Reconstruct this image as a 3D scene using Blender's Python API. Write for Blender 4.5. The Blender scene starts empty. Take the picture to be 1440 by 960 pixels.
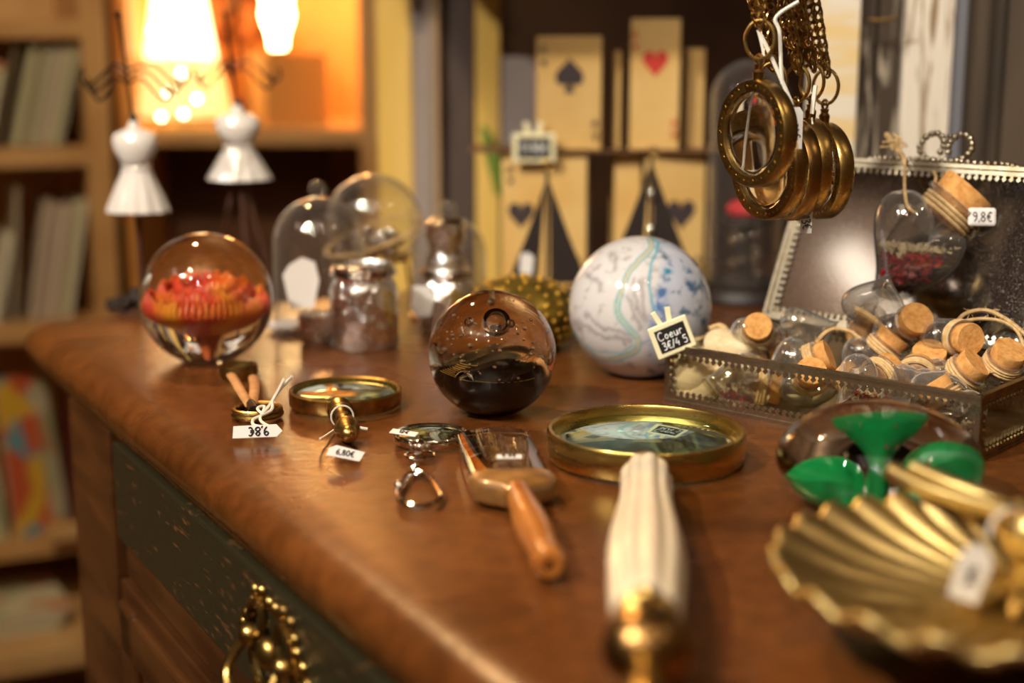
import bpy, math, random
from mathutils import Vector, Matrix, noise, Euler
R_ = math.radians
PI = math.pi
random.seed(7)
sc = bpy.context.scene
COL = sc.collection

# ---------------------------------------------------------------- camera
T = 0.90                      # height of the dresser top
TH = R_(11.5)
cd = bpy.data.cameras.new('camera'); cam = bpy.data.objects.new('camera', cd); COL.objects.link(cam)
cam.location = (0, 0, T + .22); cam.rotation_euler = (PI / 2 - TH, 0, 0)
cd.lens = 50; cd.sensor_width = 36; cd.clip_start = .02
cd.dof.use_dof = True; cd.dof.focus_distance = .83; cd.dof.aperture_fstop = 3.1
sc.camera = cam

# ---------------------------------------------------------------- light and exposure
sc.view_settings.view_transform = 'Standard'; sc.view_settings.look = 'None'
sc.view_settings.gamma = 1; sc.view_settings.exposure = 0.22
w = bpy.data.worlds.new('world'); sc.world = w; w.use_nodes = True
w.node_tree.nodes['Background'].inputs[0].default_value = (1, .8, .6, 1)
w.node_tree.nodes['Background'].inputs[1].default_value = .02
sc.cycles.use_denoising = True
sc.cycles.max_bounces = 16; sc.cycles.transmission_bounces = 14; sc.cycles.transparent_max_bounces = 32
sc.cycles.sample_clamp_indirect = 6

def light(kind, name, loc, target, power, col, size, angle=60, blend=.5, caustic=False):
    l = bpy.data.lights.new(name, kind); o = bpy.data.objects.new(name, l); COL.objects.link(o)
    o.location = loc; l.energy = power; l.color = col
    if kind == 'SPOT':
        l.spot_size = R_(angle); l.spot_blend = blend; l.shadow_soft_size = size
    elif kind == 'AREA':
        l.size = size
    else:
        l.shadow_soft_size = size
    if target is not None:
        o.rotation_euler = (Vector(target) - Vector(loc)).to_track_quat('-Z', 'Y').to_euler()
    if caustic: l.cycles.is_caustics_light = True
    return o

TGT = (0.1, .85, T)
light('SPOT', 'track_and_fill_spot', (-1.15, -.10, 2.35), (0.05, .85, T), 125, (1, .90, .76), .03, 50, .6, True)
light('SPOT', 'track_and_fill_spot', (-.80, -.38, 2.35), (0.25, .9, T), 16, (1, .94, .84), .03, 56, .6, True)
light('SPOT', 'track_and_fill_spot', (-.45, -.66, 2.35), (0.38, .85, T), 12, (1, .94, .84), .03, 56, .6)
light('SPOT', 'track_and_fill_spot', (-.25, -.55, 2.35), (.30, 1.02, T + .10), 75, (1, .92, .80), .03, 24, .8)  # extra fill spot, added to brighten the box contents and planks
light('SPOT', 'warm_spot', (-.62, 1.75, 2.3), (-.15, .72, T), 95, (1, .60, .26), .04, 24, .9)
light('AREA', 'ambient_fill', (-.2, -.3, 2.65), (0, .4, 0), 3, (1, .80, .60), 1.0)  # area light added for base ambient
light('POINT', 'shelf_lamp_glow', (-.50, 2.22, 1.36), None, .9, (1, .50, .16), .05)
light('POINT', 'bulb_glow', (-.27, 2.20, 1.24), None, 2.6, (1, .50, .14), .03)
for k_, (lx, ly) in enumerate(((-1.3, -1.2), (-.3, -1.6), (.8, -1.2), (1.5, .2), (.3, -.4))):
    light('POINT', 'ceiling_bulb', (lx, ly, 2.6), None, 5, (1, .82, .6), .045)
light('SPOT', 'bookshelf_fill', (-.7, .2, 2.4), (-.80, 2.0, .75), 75, (1, .80, .50), .05, 60, .6)  # added fill that brightens the left bookcase

# ---------------------------------------------------------------- projection helpers (metres in, from photograph measurements)
def K(py): return (py - 480) / 2000 * math.cos(TH) + math.sin(TH)
def g(px, py, h=0.0):
    """point at height h above the dresser top seen at px, py"""
    zc = (.22 - h) / K(py)
    return Vector(((px - 720) / 2000 * zc, zc * (math.cos(TH) - (py - 480) / 2000 * math.sin(TH)), T + h))
def p(px, py, Y):
    """point at distance Y in front of the camera foot"""
    zc = Y / (math.cos(TH) - (py - 480) / 2000 * math.sin(TH))
    return Vector(((px - 720) / 2000 * zc, Y, T + .22 - zc * K(py)))
def ball(px, py, rpx, sit=.95):
    zc = .22 / (K(py) + sit * rpx / 2000)
    r = rpx * zc / 2000
    return Vector(((px - 720) / 2000 * zc, zc * (math.cos(TH) - (py - 480) / 2000 * math.sin(TH)), T)), r

# ---------------------------------------------------------------- mesh builder
class MB:
    def __init__(s): s.v = []; s.f = []; s.m = []
    def add(s, vs, fs, M=None, mi=0):
        n = len(s.v)
        s.v += [tuple(M @ Vector(v)) if M is not None else tuple(v) for v in vs]
        s.f += [tuple(i + n for i in f) for f in fs]; s.m += [mi] * len(fs); return s
    def box(s, c, d, M=None, mi=0):
        x, y, z = c; a, b, h = d[0] / 2, d[1] / 2, d[2] / 2
        vs = [(x + i * a, y + j * b, z + k * h) for k in (-1, 1) for j in (-1, 1) for i in (-1, 1)]
        return s.add(vs, [(0, 2, 3, 1), (4, 5, 7, 6), (0, 1, 5, 4), (1, 3, 7, 5), (3, 2, 6, 7), (2, 0, 4, 6)], M, mi)
    def lathe(s, prof, n=32, M=None, mi=0, lobes=0, amp=0., cap=True):
        vs = []; fs = []
        for k, (r, z) in enumerate(prof):
            for i in range(n):
                a = 2 * PI * i / n
                rr = r * (1 + amp * abs(math.cos(lobes * a / 2)) - amp / 2) if lobes else r
                vs.append((rr * math.cos(a), rr * math.sin(a), z))
        for k in range(len(prof) - 1):
            for i in range(n):
                j = (i + 1) % n; fs.append((k * n + i, k * n + j, (k + 1) * n + j, (k + 1) * n + i))
        if cap:
            if prof[0][0] > 1e-6: fs.append(tuple(reversed(range(n))))
            if prof[-1][0] > 1e-6: fs.append(tuple((len(prof) - 1) * n + i for i in range(n)))
        return s.add(vs, fs, M, mi)
    def sphere(s, c, r, n=16, m=10, sc_=(1, 1, 1), M=None, mi=0):
        vs = [(c[0], c[1], c[2] - r * sc_[2])]
        for k in range(1, m):
            t = -PI / 2 + PI * k / m
            for i in range(n):
                a = 2 * PI * i / n
                vs.append((c[0] + r * sc_[0] * math.cos(t) * math.cos(a), c[1] + r * sc_[1] * math.cos(t) * math.sin(a), c[2] + r * sc_[2] * math.sin(t)))
        vs.append((c[0], c[1], c[2] + r * sc_[2])); fs = []
        for i in range(n):
            j = (i + 1) % n
            fs.append((0, 1 + j, 1 + i))
            for k in range(m - 2): fs.append((1 + k * n + i, 1 + k * n + j, 1 + (k + 1) * n + j, 1 + (k + 1) * n + i))
            fs.append((len(vs) - 1, 1 + (m - 2) * n + i, 1 + (m - 2) * n + j))
        return s.add(vs, fs, M, mi)
    def tube(s, pts, r, n=8, closed=False, M=None, mi=0, flat=1.0, caps=True):
        pts = [Vector(q) for q in pts]; N = len(pts); vs = []; fs = []
        rr = r if isinstance(r, (list, tuple)) else [r] * N
        up = None
        for k in range(N):
            a = pts[(k - 1) % N] if (closed or k > 0) else pts[k]
            b = pts[(k + 1) % N] if (closed or k < N - 1) else pts[k]
            t = (b - a)
            t = t.normalized() if t.length > 1e-9 else Vector((0, 0, 1))
            if up is None:
                up = Vector((0, 0, 1)) if abs(t.z) < .9 else Vector((0, 1, 0))
            e = t.cross(up)
            e = e.normalized() if e.length > 1e-6 else t.orthogonal().normalized()
            up = e.cross(t).normalized()
            for i in range(n):
                q = 2 * PI * i / n
                vs.append(pts[k] + e * rr[k] * math.cos(q) + up * rr[k] * flat * math.sin(q))
        for k in range(N if closed else N - 1):
            k2 = (k + 1) % N
            for i in range(n):
                j = (i + 1) % n; fs.append((k * n + i, k * n + j, k2 * n + j, k2 * n + i))
        if not closed and caps:
            fs.append(tuple(reversed(range(n)))); fs.append(tuple((N - 1) * n + i for i in range(n)))
        return s.add(vs, fs, M, mi)
    def ring(s, c, R, r, M=None, n=28, m=8, axes=((1, 0, 0), (0, 1, 0)), mi=0, sy=1.0, flat=1.0):
        a, b = Vector(axes[0]), Vector(axes[1]); c = Vector(c)
        return s.tube([c + a * R * math.cos(2 * PI * i / n) + b * R * sy * math.sin(2 * PI * i / n) for i in range(n)], r, m, True, M, mi, flat)
    def prism(s, outl, y0, y1, M=None, mi=0):
        """outline in x,z extruded along y"""
        n = len(outl)
        vs = [(x, y0, z) for x, z in outl] + [(x, y1, z) for x, z in outl]
        fs = [tuple(range(n)), tuple(reversed(range(n, 2 * n)))] + [(i, i + n, (i + 1) % n + n, (i + 1) % n) for i in range(n)]
        return s.add(vs, fs, M, mi)

def obj(name, mb, mats, parent=None, loc=None, rot=None, smooth=40, bevel=0, sub=0, seg=2):
    me = bpy.data.meshes.new(name); me.from_pydata(mb.v, [], mb.f)
    if not isinstance(mats, (list, tuple)): mats = [mats]
    for m in mats: me.materials.append(m)
    if len(mats) > 1: me.polygons.foreach_set('material_index', mb.m)
    me.update()
    if smooth:
        me.polygons.foreach_set('use_smooth', [True] * len(me.polygons))
        me.set_sharp_from_angle(angle=R_(smooth))
    o = bpy.data.objects.new(name, me); COL.objects.link(o)
    if parent is not None: o.parent = parent
    if loc is not None: o.location = loc
    if rot is not None: o.rotation_euler = rot
    if bevel:
        b = o.modifiers.new('bevel', 'BEVEL'); b.width = bevel; b.segments = seg; b.limit_method = 'ANGLE'; b.angle_limit = R_(40)
    if sub:
        b = o.modifiers.new('sub', 'SUBSURF'); b.levels = sub; b.render_levels = sub
    return o
def thing(name, label, cat, loc=(0, 0, 0), rot=(0, 0, 0), group=None):
    o = bpy.data.objects.new(name, None); COL.objects.link(o); o.empty_display_size = .02
    o.location = loc; o.rotation_euler = rot; o['label'] = label; o['category'] = cat
    if group: o['group'] = group
    return o
def tag(o, label, cat, group=None):
    o['label'] = label; o['category'] = cat
    if group: o['group'] = group
    return o
def struct(o): o['kind'] = 'structure'; return o
def stuff(o): o['kind'] = 'stuff'; return o
def copy_tree(o, parent=None):
    c = o.copy(); COL.objects.link(c); c.parent = parent
    for ch in list(o.children): copy_tree(ch, c)
    return c
def Tm(x=0, y=0, z=0): return Matrix.Translation((x, y, z))
def Rm(a, ax): return Matrix.Rotation(a, 4, ax)
def align(a, b):
    """matrix that puts z axis along a->b with origin at a"""
    a, b = Vector(a), Vector(b)
    return Matrix.Translation(a) @ (b - a).to_track_quat('Z', 'Y').to_matrix().to_4x4()
def arc(c, r, a0, a1, n, z=0.0):
    return [(c[0] + r * math.cos(R_(a0 + (a1 - a0) * i / (n - 1))), c[1] + r * math.sin(R_(a0 + (a1 - a0) * i / (n - 1))), z) for i in range(n)]
def smooth_path(pts, k=6):
    P = [Vector(q) for q in pts]; P = [P[0]] + P + [P[-1]]; out = []
    for i in range(1, len(P) - 2):
        a, b, c, d = P[i - 1:i + 3]
        for j in range(k):
            t = j / k
            out.append(.5 * ((2 * b) + (c - a) * t + (2 * a - 5 * b + 4 * c - d) * t * t + (3 * b - a - 3 * c + d) * t ** 3))
    out.append(P[-2]); return out

# ---------------------------------------------------------------- handwriting strokes (unit height)
ST = {
 '0': [[(.25, 0), (.05, .3), (.1, .8), (.3, 1), (.5, .7), (.45, .2), (.25, 0)]],
 '1': [[(.1, .75), (.3, 1), (.3, 0)]],
 '2': [[(.05, .8), (.25, 1), (.48, .8), (.4, .5), (.05, 0), (.5, .02)]],
 '3': [[(.05, .95), (.35, 1), (.45, .8), (.2, .55), (.48, .4), (.4, .05), (.05, .05)]],
 '4': [[(.35, 1), (.02, .4), (.5, .42)], [(.4, .65), (.36, 0)]],
 '5': [[(.5, 1), (.12, .98), (.1, .6), (.4, .6), (.48, .25), (.3, 0), (.02, .08)]],
 '6': [[(.42, 1), (.12, .6), (.08, .2), (.3, 0), (.48, .25), (.3, .5), (.1, .35)]],
 '8': [[(.25, .52), (.05, .75), (.25, 1), (.45, .78), (.25, .52), (.02, .25), (.25, 0), (.5, .25), (.25, .52)]],
 '9': [[(.45, .75), (.25, .52), (.06, .75), (.25, 1), (.45, .8), (.42, .3), (.2, 0)]],
 ',': [[(.15, .12), (.08, -.12)]],
 '/': [[(.0, -.1), (.35, 1.05)]],
 'E': [[(.55, .9), (.35, 1), (.15, .7), (.15, .3), (.35, 0), (.55, .1)], [(0, .6), (.4, .6)], [(0, .4), (.4, .4)]],
 'C': [[(.62, .85), (.35, 1), (.08, .65), (.1, .2), (.35, 0), (.65, .15)]],
 'o': [[(.25, 0), (.06, .25), (.25, .55), (.45, .3), (.25, 0)]],
 'e': [[(.08, .28), (.42, .33), (.3, .56), (.08, .35), (.15, .02), (.45, .08)]],
 'u': [[(.06, .55), (.1, .05), (.35, .05), (.45, .55)], [(.45, .55), (.48, 0)]],
 'r': [[(.08, .55), (.1, 0)], [(.1, .35), (.25, .55), (.42, .5)]],
 'A': [[(.0, 0), (.28, 1), (.55, 0)], [(.12, .38), (.45, .38)]],
 'z': [[(.05, .5), (.2, .35), (.35, .5), (.5, .35)]],
}
def write(text, h, th, M, mat, parent, name='handwriting', gap=.14):
    mb = MB(); x = 0
    tot = 0
    for ch in text: tot += (.3 if ch == ' ' else max(q[0] for s_ in ST[ch] for q in s_)) + gap
    x = -tot / 2
    for ch in text:
        if ch == ' ': x += .3 + gap; continue
        for s_ in ST[ch]:
            pts = smooth_path([((x + a) * h, 0, (b - .5) * h) for a, b in s_], 3)
            mb.tube(pts, th, 4, M=M)
        x += max(q[0] for s_ in ST[ch] for q in s_) + gap
    return obj(name, mb, mat, parent)
# ---------------------------------------------------------------- materials
def new_mat(name):
    m = bpy.data.materials.new(name); m.use_nodes = True
    return m, m.node_tree, m.node_tree.nodes['Principled BSDF']
def pm(name, c, rough=.5, metal=0., c2=None, scale=40., dist=0., stretch=(1, 1, 1), bump=0., bscale=None, rough2=None,
       bdist=.001, coat=0., trans=0., ior=1.45, lo=.35, hi=.65, detail=6, sheen=0, sss=0., spec=.5, aniso=0, emit=None, estr=0):
    m, nt, b = new_mat(name); N = nt.nodes; L = nt.links
    b.inputs['Base Color'].default_value = (*c, 1); b.inputs['Roughness'].default_value = rough
    b.inputs['Metallic'].default_value = metal; b.inputs['IOR'].default_value = ior
    b.inputs['Transmission Weight'].default_value = trans; b.inputs['Coat Weight'].default_value = coat
    b.inputs['Coat Roughness'].default_value = .08; b.inputs['Specular IOR Level'].default_value = spec
    b.inputs['Subsurface Weight'].default_value = sss; b.inputs['Subsurface Scale'].default_value = .004
    if emit: b.inputs['Emission Color'].default_value = (*emit, 1); b.inputs['Emission Strength'].default_value = estr
    if c2 or bump:
        tc = N.new('ShaderNodeTexCoord'); mp = N.new('ShaderNodeMapping'); mp.inputs['Scale'].default_value = stretch
        L.new(tc.outputs['Object'], mp.inputs[0])
    if c2:
        n = N.new('ShaderNodeTexNoise'); n.inputs['Scale'].default_value = scale; n.inputs['Detail'].default_value = detail
        n.inputs['Distortion'].default_value = dist; L.new(mp.outputs[0], n.inputs[0])
        r = N.new('ShaderNodeValToRGB'); r.color_ramp.elements[0].position = lo; r.color_ramp.elements[1].position = hi
        r.color_ramp.elements[0].color = (*c, 1); r.color_ramp.elements[1].color = (*c2, 1)
        L.new(n.outputs[0], r.inputs[0]); L.new(r.outputs[0], b.inputs['Base Color'])
        if rough2 is not None:
            mr = N.new('ShaderNodeMapRange'); mr.inputs['From Min'].default_value = lo; mr.inputs['From Max'].default_value = hi
            mr.inputs['To Min'].default_value = rough; mr.inputs['To Max'].default_value = rough2
            L.new(n.outputs[0], mr.inputs[0]); L.new(mr.outputs[0], b.inputs['Roughness'])
    if bump:
        n2 = N.new('ShaderNodeTexNoise'); n2.inputs['Scale'].default_value = bscale or scale * 4; n2.inputs['Detail'].default_value = 5
        L.new(mp.outputs[0], n2.inputs[0]); bp = N.new('ShaderNodeBump'); bp.inputs['Strength'].default_value = bump
        bp.inputs['Distance'].default_value = bdist; L.new(n2.outputs[0], bp.inputs['Height']); L.new(bp.outputs[0], b.inputs['Normal'])
    return m
def thin_glass(name, tint=(1, 1, 1), ior=1.45, rough=0.0, boost=1.0, gcol=None, power=4.0, rim_light=0.0):
    """thin blown glass: clear, mirror-like towards grazing angles"""
    m, nt, b = new_mat(name); N = nt.nodes; L = nt.links; N.remove(b)
    t = N.new('ShaderNodeBsdfTransparent'); t.inputs[0].default_value = (*tint, 1)
    gl = N.new('ShaderNodeBsdfGlossy'); gl.inputs['Roughness'].default_value = rough
    if gcol: gl.inputs[0].default_value = (*gcol, 1)
    lw_ = N.new('ShaderNodeLayerWeight'); lw_.inputs[0].default_value = .5     # facing, the same from both sides of the sheet
    pw = N.new('ShaderNodeMath'); pw.operation = 'POWER'; pw.inputs[1].default_value = power
    f0 = ((ior - 1) / (ior + 1)) ** 2 * 2
    mu = N.new('ShaderNodeMath'); mu.operation = 'MULTIPLY_ADD'; mu.inputs[1].default_value = boost * (1 - f0) * .7; mu.inputs[2].default_value = f0 * boost; mu.use_clamp = True
    mx = N.new('ShaderNodeMixShader'); L.new(lw_.outputs['Facing'], pw.inputs[0]); L.new(pw.outputs[0], mu.inputs[0]); L.new(mu.outputs[0], mx.inputs[0])
    L.new(t.outputs[0], mx.inputs[1]); L.new(gl.outputs[0], mx.inputs[2]); 
    if rim_light:  # pale diffuse edge mixed in to imitate bright glass outlines
        df = N.new('ShaderNodeBsdfDiffuse'); df.inputs[0].default_value = (.9, .88, .84, 1); m2 = N.new('ShaderNodeMixShader')
        ma = N.new('ShaderNodeMath'); ma.operation = 'MULTIPLY_ADD'; ma.inputs[1].default_value = rim_light * 3; ma.inputs[2].default_value = rim_light * .35; ma.use_clamp = True
        L.new(pw.outputs[0], ma.inputs[0]); L.new(ma.outputs[0], m2.inputs[0]); L.new(mx.outputs[0], m2.inputs[1]); L.new(df.outputs[0], m2.inputs[2])
        L.new(m2.outputs[0], N['Material Output'].inputs[0])
    else:
        L.new(mx.outputs[0], N['Material Output'].inputs[0])
    return m
def leather_top(name):
    m, nt, b = new_mat(name); N = nt.nodes; L = nt.links
    tc = N.new('ShaderNodeTexCoord')
    def nz(s, d, dd=0):
        n = N.new('ShaderNodeTexNoise'); n.inputs['Scale'].default_value = s; n.inputs['Detail'].default_value = d; n.inputs['Distortion'].default_value = dd
        L.new(tc.outputs['Object'], n.inputs[0]); return n
    a = nz(6, 8, .6); c = nz(90, 8); d = nz(420, 4)
    r = N.new('ShaderNodeValToRGB'); e = r.color_ramp.elements
    e[0].position = .3; e[0].color = (.080, .024, .005, 1); e[1].position = .72; e[1].color = (.185, .060, .012, 1)
    L.new(a.outputs[0], r.inputs[0])
    mx = N.new('ShaderNodeMix'); mx.data_type = 'RGBA'; mx.blend_type = 'MULTIPLY'; mx.inputs[0].default_value = .5
    r2 = N.new('ShaderNodeValToRGB'); r2.color_ramp.elements[0].position = .38; r2.color_ramp.elements[0].color = (.45, .42, .4, 1); r2.color_ramp.elements[1].position = .6
    L.new(c.outputs[0], r2.inputs[0]); L.new(r.outputs[0], mx.inputs[6]); L.new(r2.outputs[0], mx.inputs[7]); L.new(mx.outputs[2], b.inputs['Base Color'])
    mr = N.new('ShaderNodeMapRange'); mr.inputs['To Min'].default_value = .19; mr.inputs['To Max'].default_value = .36
    L.new(a.outputs[0], mr.inputs[0]); L.new(mr.outputs[0], b.inputs['Roughness'])
    bp = N.new('ShaderNodeBump'); bp.inputs['Strength'].default_value = .22; bp.inputs['Distance'].default_value = .0006
    L.new(d.outputs[0], bp.inputs['Height'])
    bp2 = N.new('ShaderNodeBump'); bp2.inputs['Strength'].default_value = .16; bp2.inputs['Distance'].default_value = .002
    L.new(c.outputs[0], bp2.inputs['Height']); L.new(bp.outputs[0], bp2.inputs['Normal']); L.new(bp2.outputs[0], b.inputs['Normal'])
    return m
M = {}
M['leather'] = leather_top('polished brown top')
M['dark_wood'] = pm('dark stained wood', (.050, .017, .005), .36, c2=(.11, .040, .011), scale=7, stretch=(1, 1, 6), bump=.2)
M['drawer'] = pm('worn black green drawer', (.030, .024, .011), .36, c2=(.16, .07, .025), scale=55, stretch=(1, 1, 5), lo=.60, hi=.72, bump=.25)
M['pale_wood'] = pm('pale shelf wood', (.52, .31, .13), .5, c2=(.62, .40, .18), scale=12, stretch=(1, 1, 1), bump=.1)
M['shelf_wood'] = pm('honey shelf wood', (.50, .27, .10), .5, c2=(.60, .36, .15), scale=12, bump=.1)
M['back_wood'] = pm('dark back panel', (.06, .025, .01), .6, c2=(.11, .045, .018), scale=8)
M['orange_wood'] = pm('orange varnished back panel', (.55, .24, .05), .5, c2=(.65, .32, .08), scale=8)
M['plaster'] = pm('warm dim plaster', (.24, .15, .09), .9, c2=(.30, .19, .11), scale=3)
M['ceiling'] = pm('ceiling paint', (.42, .30, .2), .9)
M['floor'] = pm('brown floor boards', (.16, .08, .04), .5, c2=(.22, .11, .05), scale=6)
M['glass'] = pm('solid clear glass', (1, 1, 1), 0, trans=1, ior=1.48)
M['lens'] = thin_glass('lens glass', (.80, .88, .84), 1.5, .0, 2.2, (.80, 1, .95))
M['thin'] = thin_glass('thin clear glass', (.97, .97, .95), 1.5, .02, 1.6, None, 3.0, .05)
M['lens_clear'] = thin_glass('clear lens glass', (.97, .97, .93), 1.5, .0, 1.8)
M['pane'] = thin_glass('box pane glass', (.93, .93, .88), 1.45, .02, 1.0)
M['bottle'] = thin_glass('blown bottle glass', (.93, .92, .89), 1.6, .0, 2.4, None, 2.4, .09)
M['brass'] = pm('antique brass', (.70, .48, .15), .22, 1., c2=(.22, .12, .035), scale=60, bump=.08, rough2=.42, bscale=300)
M['bright_brass'] = pm('polished brass', (.66, .46, .13), .22, 1., c2=(.55, .36, .09), scale=20, stretch=(1, 1, 8), rough2=.32)
M['dark_brass'] = pm('browned brass', (.32, .18, .06), .28, 1., c2=(.46, .28, .09), scale=40)
M['gold'] = pm('gold cast metal', (.64, .48, .20), .36, 1., c2=(.50, .36, .13), scale=30, bump=.15, rough2=.44, bscale=90)
M['silver'] = pm('chrome', (.75, .70, .64), .10, 1.)
M['tin'] = pm('aged tin strip', (.60, .55, .44), .26, 1., c2=(.34, .28, .18), scale=90, rough2=.40)
M['tin_dark'] = pm('aged dark brass strip', (.42, .34, .17), .30, 1., c2=(.20, .16, .08), scale=90)
M['ivory'] = pm('cream resin', (.84, .74, .56), .32, c2=(.78, .66, .48), scale=14, stretch=(6, 6, 1), sss=.15, coat=.2)
M['handle_wood'] = pm('varnished orange wood', (.50, .19, .035), .28, c2=(.32, .10, .018), scale=30, stretch=(1, 1, .15), coat=.5)
M['ferrule_wood'] = pm('carved olive wood', (.34, .17, .045), .35, c2=(.16, .07, .02), scale=60, coat=.3)
M['paper'] = pm('white paper tag', (.80, .77, .74), .7)
M['string'] = pm('white cotton string', (.80, .76, .66), .8)
M['twine'] = pm('jute twine', (.52, .33, .14), .9, c2=(.66, .46, .22), scale=300, bump=.6, bscale=900)
M['cork'] = pm('cork', (.48, .20, .045), .85, c2=(.66, .34, .10), scale=260, bump=.5, bscale=500, lo=.3, hi=.6)
M['ink'] = pm('black ink', (.03, .025, .03), .6)
M['chalk'] = pm('white chalk paint', (.88, .88, .88), .7)
M['slate'] = pm('black slate', (.015, .013, .012), .5)
M['cream_plastic'] = pm('cream painted wood', (.86, .80, .52), .45)
M['ceramic'] = pm('white glazed ceramic', (.62, .59, .58), .14, coat=.5)
M['black_metal'] = pm('black wire', (.025, .018, .015), .4, .6)
M['brown_metal'] = pm('brown rod', (.10, .045, .03), .45, .4)
M['card'] = pm('yellowed card print', (.66, .40, .12), .55, c2=(.74, .50, .19), scale=18)
M['card_side'] = pm('brown box side', (.14, .065, .025), .6, c2=(.2, .1, .04), scale=20)
M['print_black'] = pm('faded black print', (.05, .035, .035), .6)
M['print_red'] = pm('red print', (.55, .035, .02), .6)
M['black_wood'] = pm('black wood', (.022, .015, .012), .5)
M['yellow_plank'] = pm('yellow plank', (.74, .48, .10), .6, c2=(.80, .55, .16), scale=10, stretch=(4, 4, .6))
M['grey_plank'] = pm('grey plank', (.30, .25, .23), .6, c2=(.36, .30, .28), scale=10, stretch=(4, 4, .6))
M['dark_plank'] = pm('dark plank', (.065, .045, .042), .6, c2=(.10, .07, .065), scale=10, stretch=(4, 4, .6))
M['tan_plank'] = pm('tan edge', (.52, .36, .20), .6)
M['cream_paint'] = pm('worn cream paint', (.76, .69, .57), .6, c2=(.30, .20, .11), scale=26, stretch=(3, 3, .25), lo=.50, hi=.62, bump=.5, dist=1.6)
M['stripe_paint'] = pm('cream and yellow paint', (.76, .69, .56), .6, c2=(.76, .56, .26), scale=40, stretch=(.2, .2, 1.2), lo=.42, hi=.6, bump=.3)
M['weathered'] = pm('weathered dark plank', (.05, .033, .02), .7, c2=(.36, .30, .22), scale=34, stretch=(3, 3, .35), lo=.56, hi=.66, bump=.5, dist=.8)
M['charcoal_wood'] = pm('charcoal plank', (.045, .033, .022), .6, c2=(.10, .07, .045), scale=16, stretch=(3, 3, .25), bump=.4)
M['slate_edge'] = pm('blue grey edge', (.17, .17, .19), .6)
M['red_bits'] = pm('red crystals', (.50, .015, .02), .25, c2=(.25, .005, .01), scale=400)
M['salt'] = pm('cream flakes', (.70, .58, .36), .8)
M['pebble'] = pm('beige shell', (.66, .49, .27), .55, c2=(.80, .66, .42), scale=40, stretch=(1, 1, 4), bump=.3, dist=1)
M['cloth'] = pm('raw cotton', (.66, .54, .36), .9, bump=.4, bscale=700)
M['red_cloth'] = pm('red felt', (.55, .02, .03), .7)
M['amber_stud'] = pm('amber gold beads', (.95, .58, .07), .3, .8, c2=(.5, .26, .03), scale=80)
M['olive_glass'] = pm('olive gold shell', (.36, .24, .04), .28, .7, c2=(.12, .08, .015), scale=50, bump=.4)
M['green'] = pm('green enamel petal', (.0, .30, .065), .4, c2=(.0, .22, .045), scale=30)
M['flower'] = pm('orange red petals', (.70, .07, .03), .45, c2=(.85, .34, .03), scale=24, stretch=(1, 1, .45), lo=.40, hi=.58, dist=.8)
M['stem_red'] = pm('red brown stem', (.45, .10, .02), .5, c2=(.25, .04, .01), scale=40)
M['black_glass'] = pm('black glass core', (.005, .002, .002), .25, spec=.3)
M['air'] = pm('trapped bubble', (1, 1, 1), 0, trans=1, ior=1 / 1.48)
M['bubble_silver'] = pm('bright bubble', (.9, .85, .75), .05, 1.)
M['amber_glass'] = pm('smoky amber glass', (.97, .92, .78), 0, trans=1, ior=1.48)
M['gold_thread'] = pm('gold thread in glass', (.65, .45, .12), .3, .8)
M['shade'] = pm('lit lampshade', (.9, .7, .35), .8, emit=(1, .62, .22), estr=1.0)
M['shade_core'] = pm('lit upper lampshade', (.95, .9, .7), .8, emit=(1, .80, .45), estr=3.2)
M['bulb'] = pm('glowing bulb', (1, 1, 1), .5, emit=(1, .72, .32), estr=22)
M['carton'] = pm('orange cardboard', (.60, .32, .09), .7)
M['leaf_orange'] = pm('orange dried leaf', (.10, .025, .005), .6, c2=(.42, .12, .02), scale=30)
M['mirror'] = pm('old mirror', (.24, .22, .19), .08, 1., c2=(.34, .33, .31), scale=900, lo=.5, hi=.75, rough2=.16)
def mercury(name):
    m = pm(name, (1, .99, .97), .12, 1., c2=(.60, .52, .42), scale=90, lo=.50, hi=.68, rough2=.4, bump=1.0, bscale=70, bdist=.006)
    return m
M['mercury'] = mercury('mottled silvered glass')
BOOKC = [(.55, .52, .33), (.42, .46, .22), (.62, .58, .44), (.30, .30, .22), (.60, .50, .40), (.35, .42, .18), (.52, .40, .33), (.25, .20, .13), (.66, .62, .50), (.45, .40, .30)]
M['books'] = [pm('book cover', c, .6) for c in BOOKC]
M['page'] = pm('page edges', (.74, .68, .54), .8)
def comic(name, c1, c2, c3):
    m, nt, b = new_mat(name); N = nt.nodes; L = nt.links
    tc = N.new('ShaderNodeTexCoord'); n = N.new('ShaderNodeTexVoronoi'); n.inputs['Scale'].default_value = 26
    L.new(tc.outputs['Object'], n.inputs[0]); r = N.new('ShaderNodeValToRGB'); r.color_ramp.interpolation = 'CONSTANT'
    e = r.color_ramp.elements; e[0].color = (*c1, 1); e[1].position = .4; e[1].color = (*c2, 1); k = e.new(.7); k.color = (*c3, 1)
    s = N.new('ShaderNodeSeparateColor'); L.new(n.outputs['Color'], s.inputs[0]); L.new(s.outputs[0], r.inputs[0])
    L.new(r.outputs[0], b.inputs['Base Color']); return m
M['comic_yellow'] = comic('yellow comic cover', (.75, .45, .05), (.60, .12, .05), (.15, .35, .45))
M['comic_cream'] = comic('cream comic cover', (.66, .60, .42), (.45, .50, .30), (.60, .25, .12))
M['book_red'] = pm('red book cover', (.42, .015, .015), .5)
M['book_maroon'] = pm('dark maroon cover', (.10, .012, .01), .5)

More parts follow.
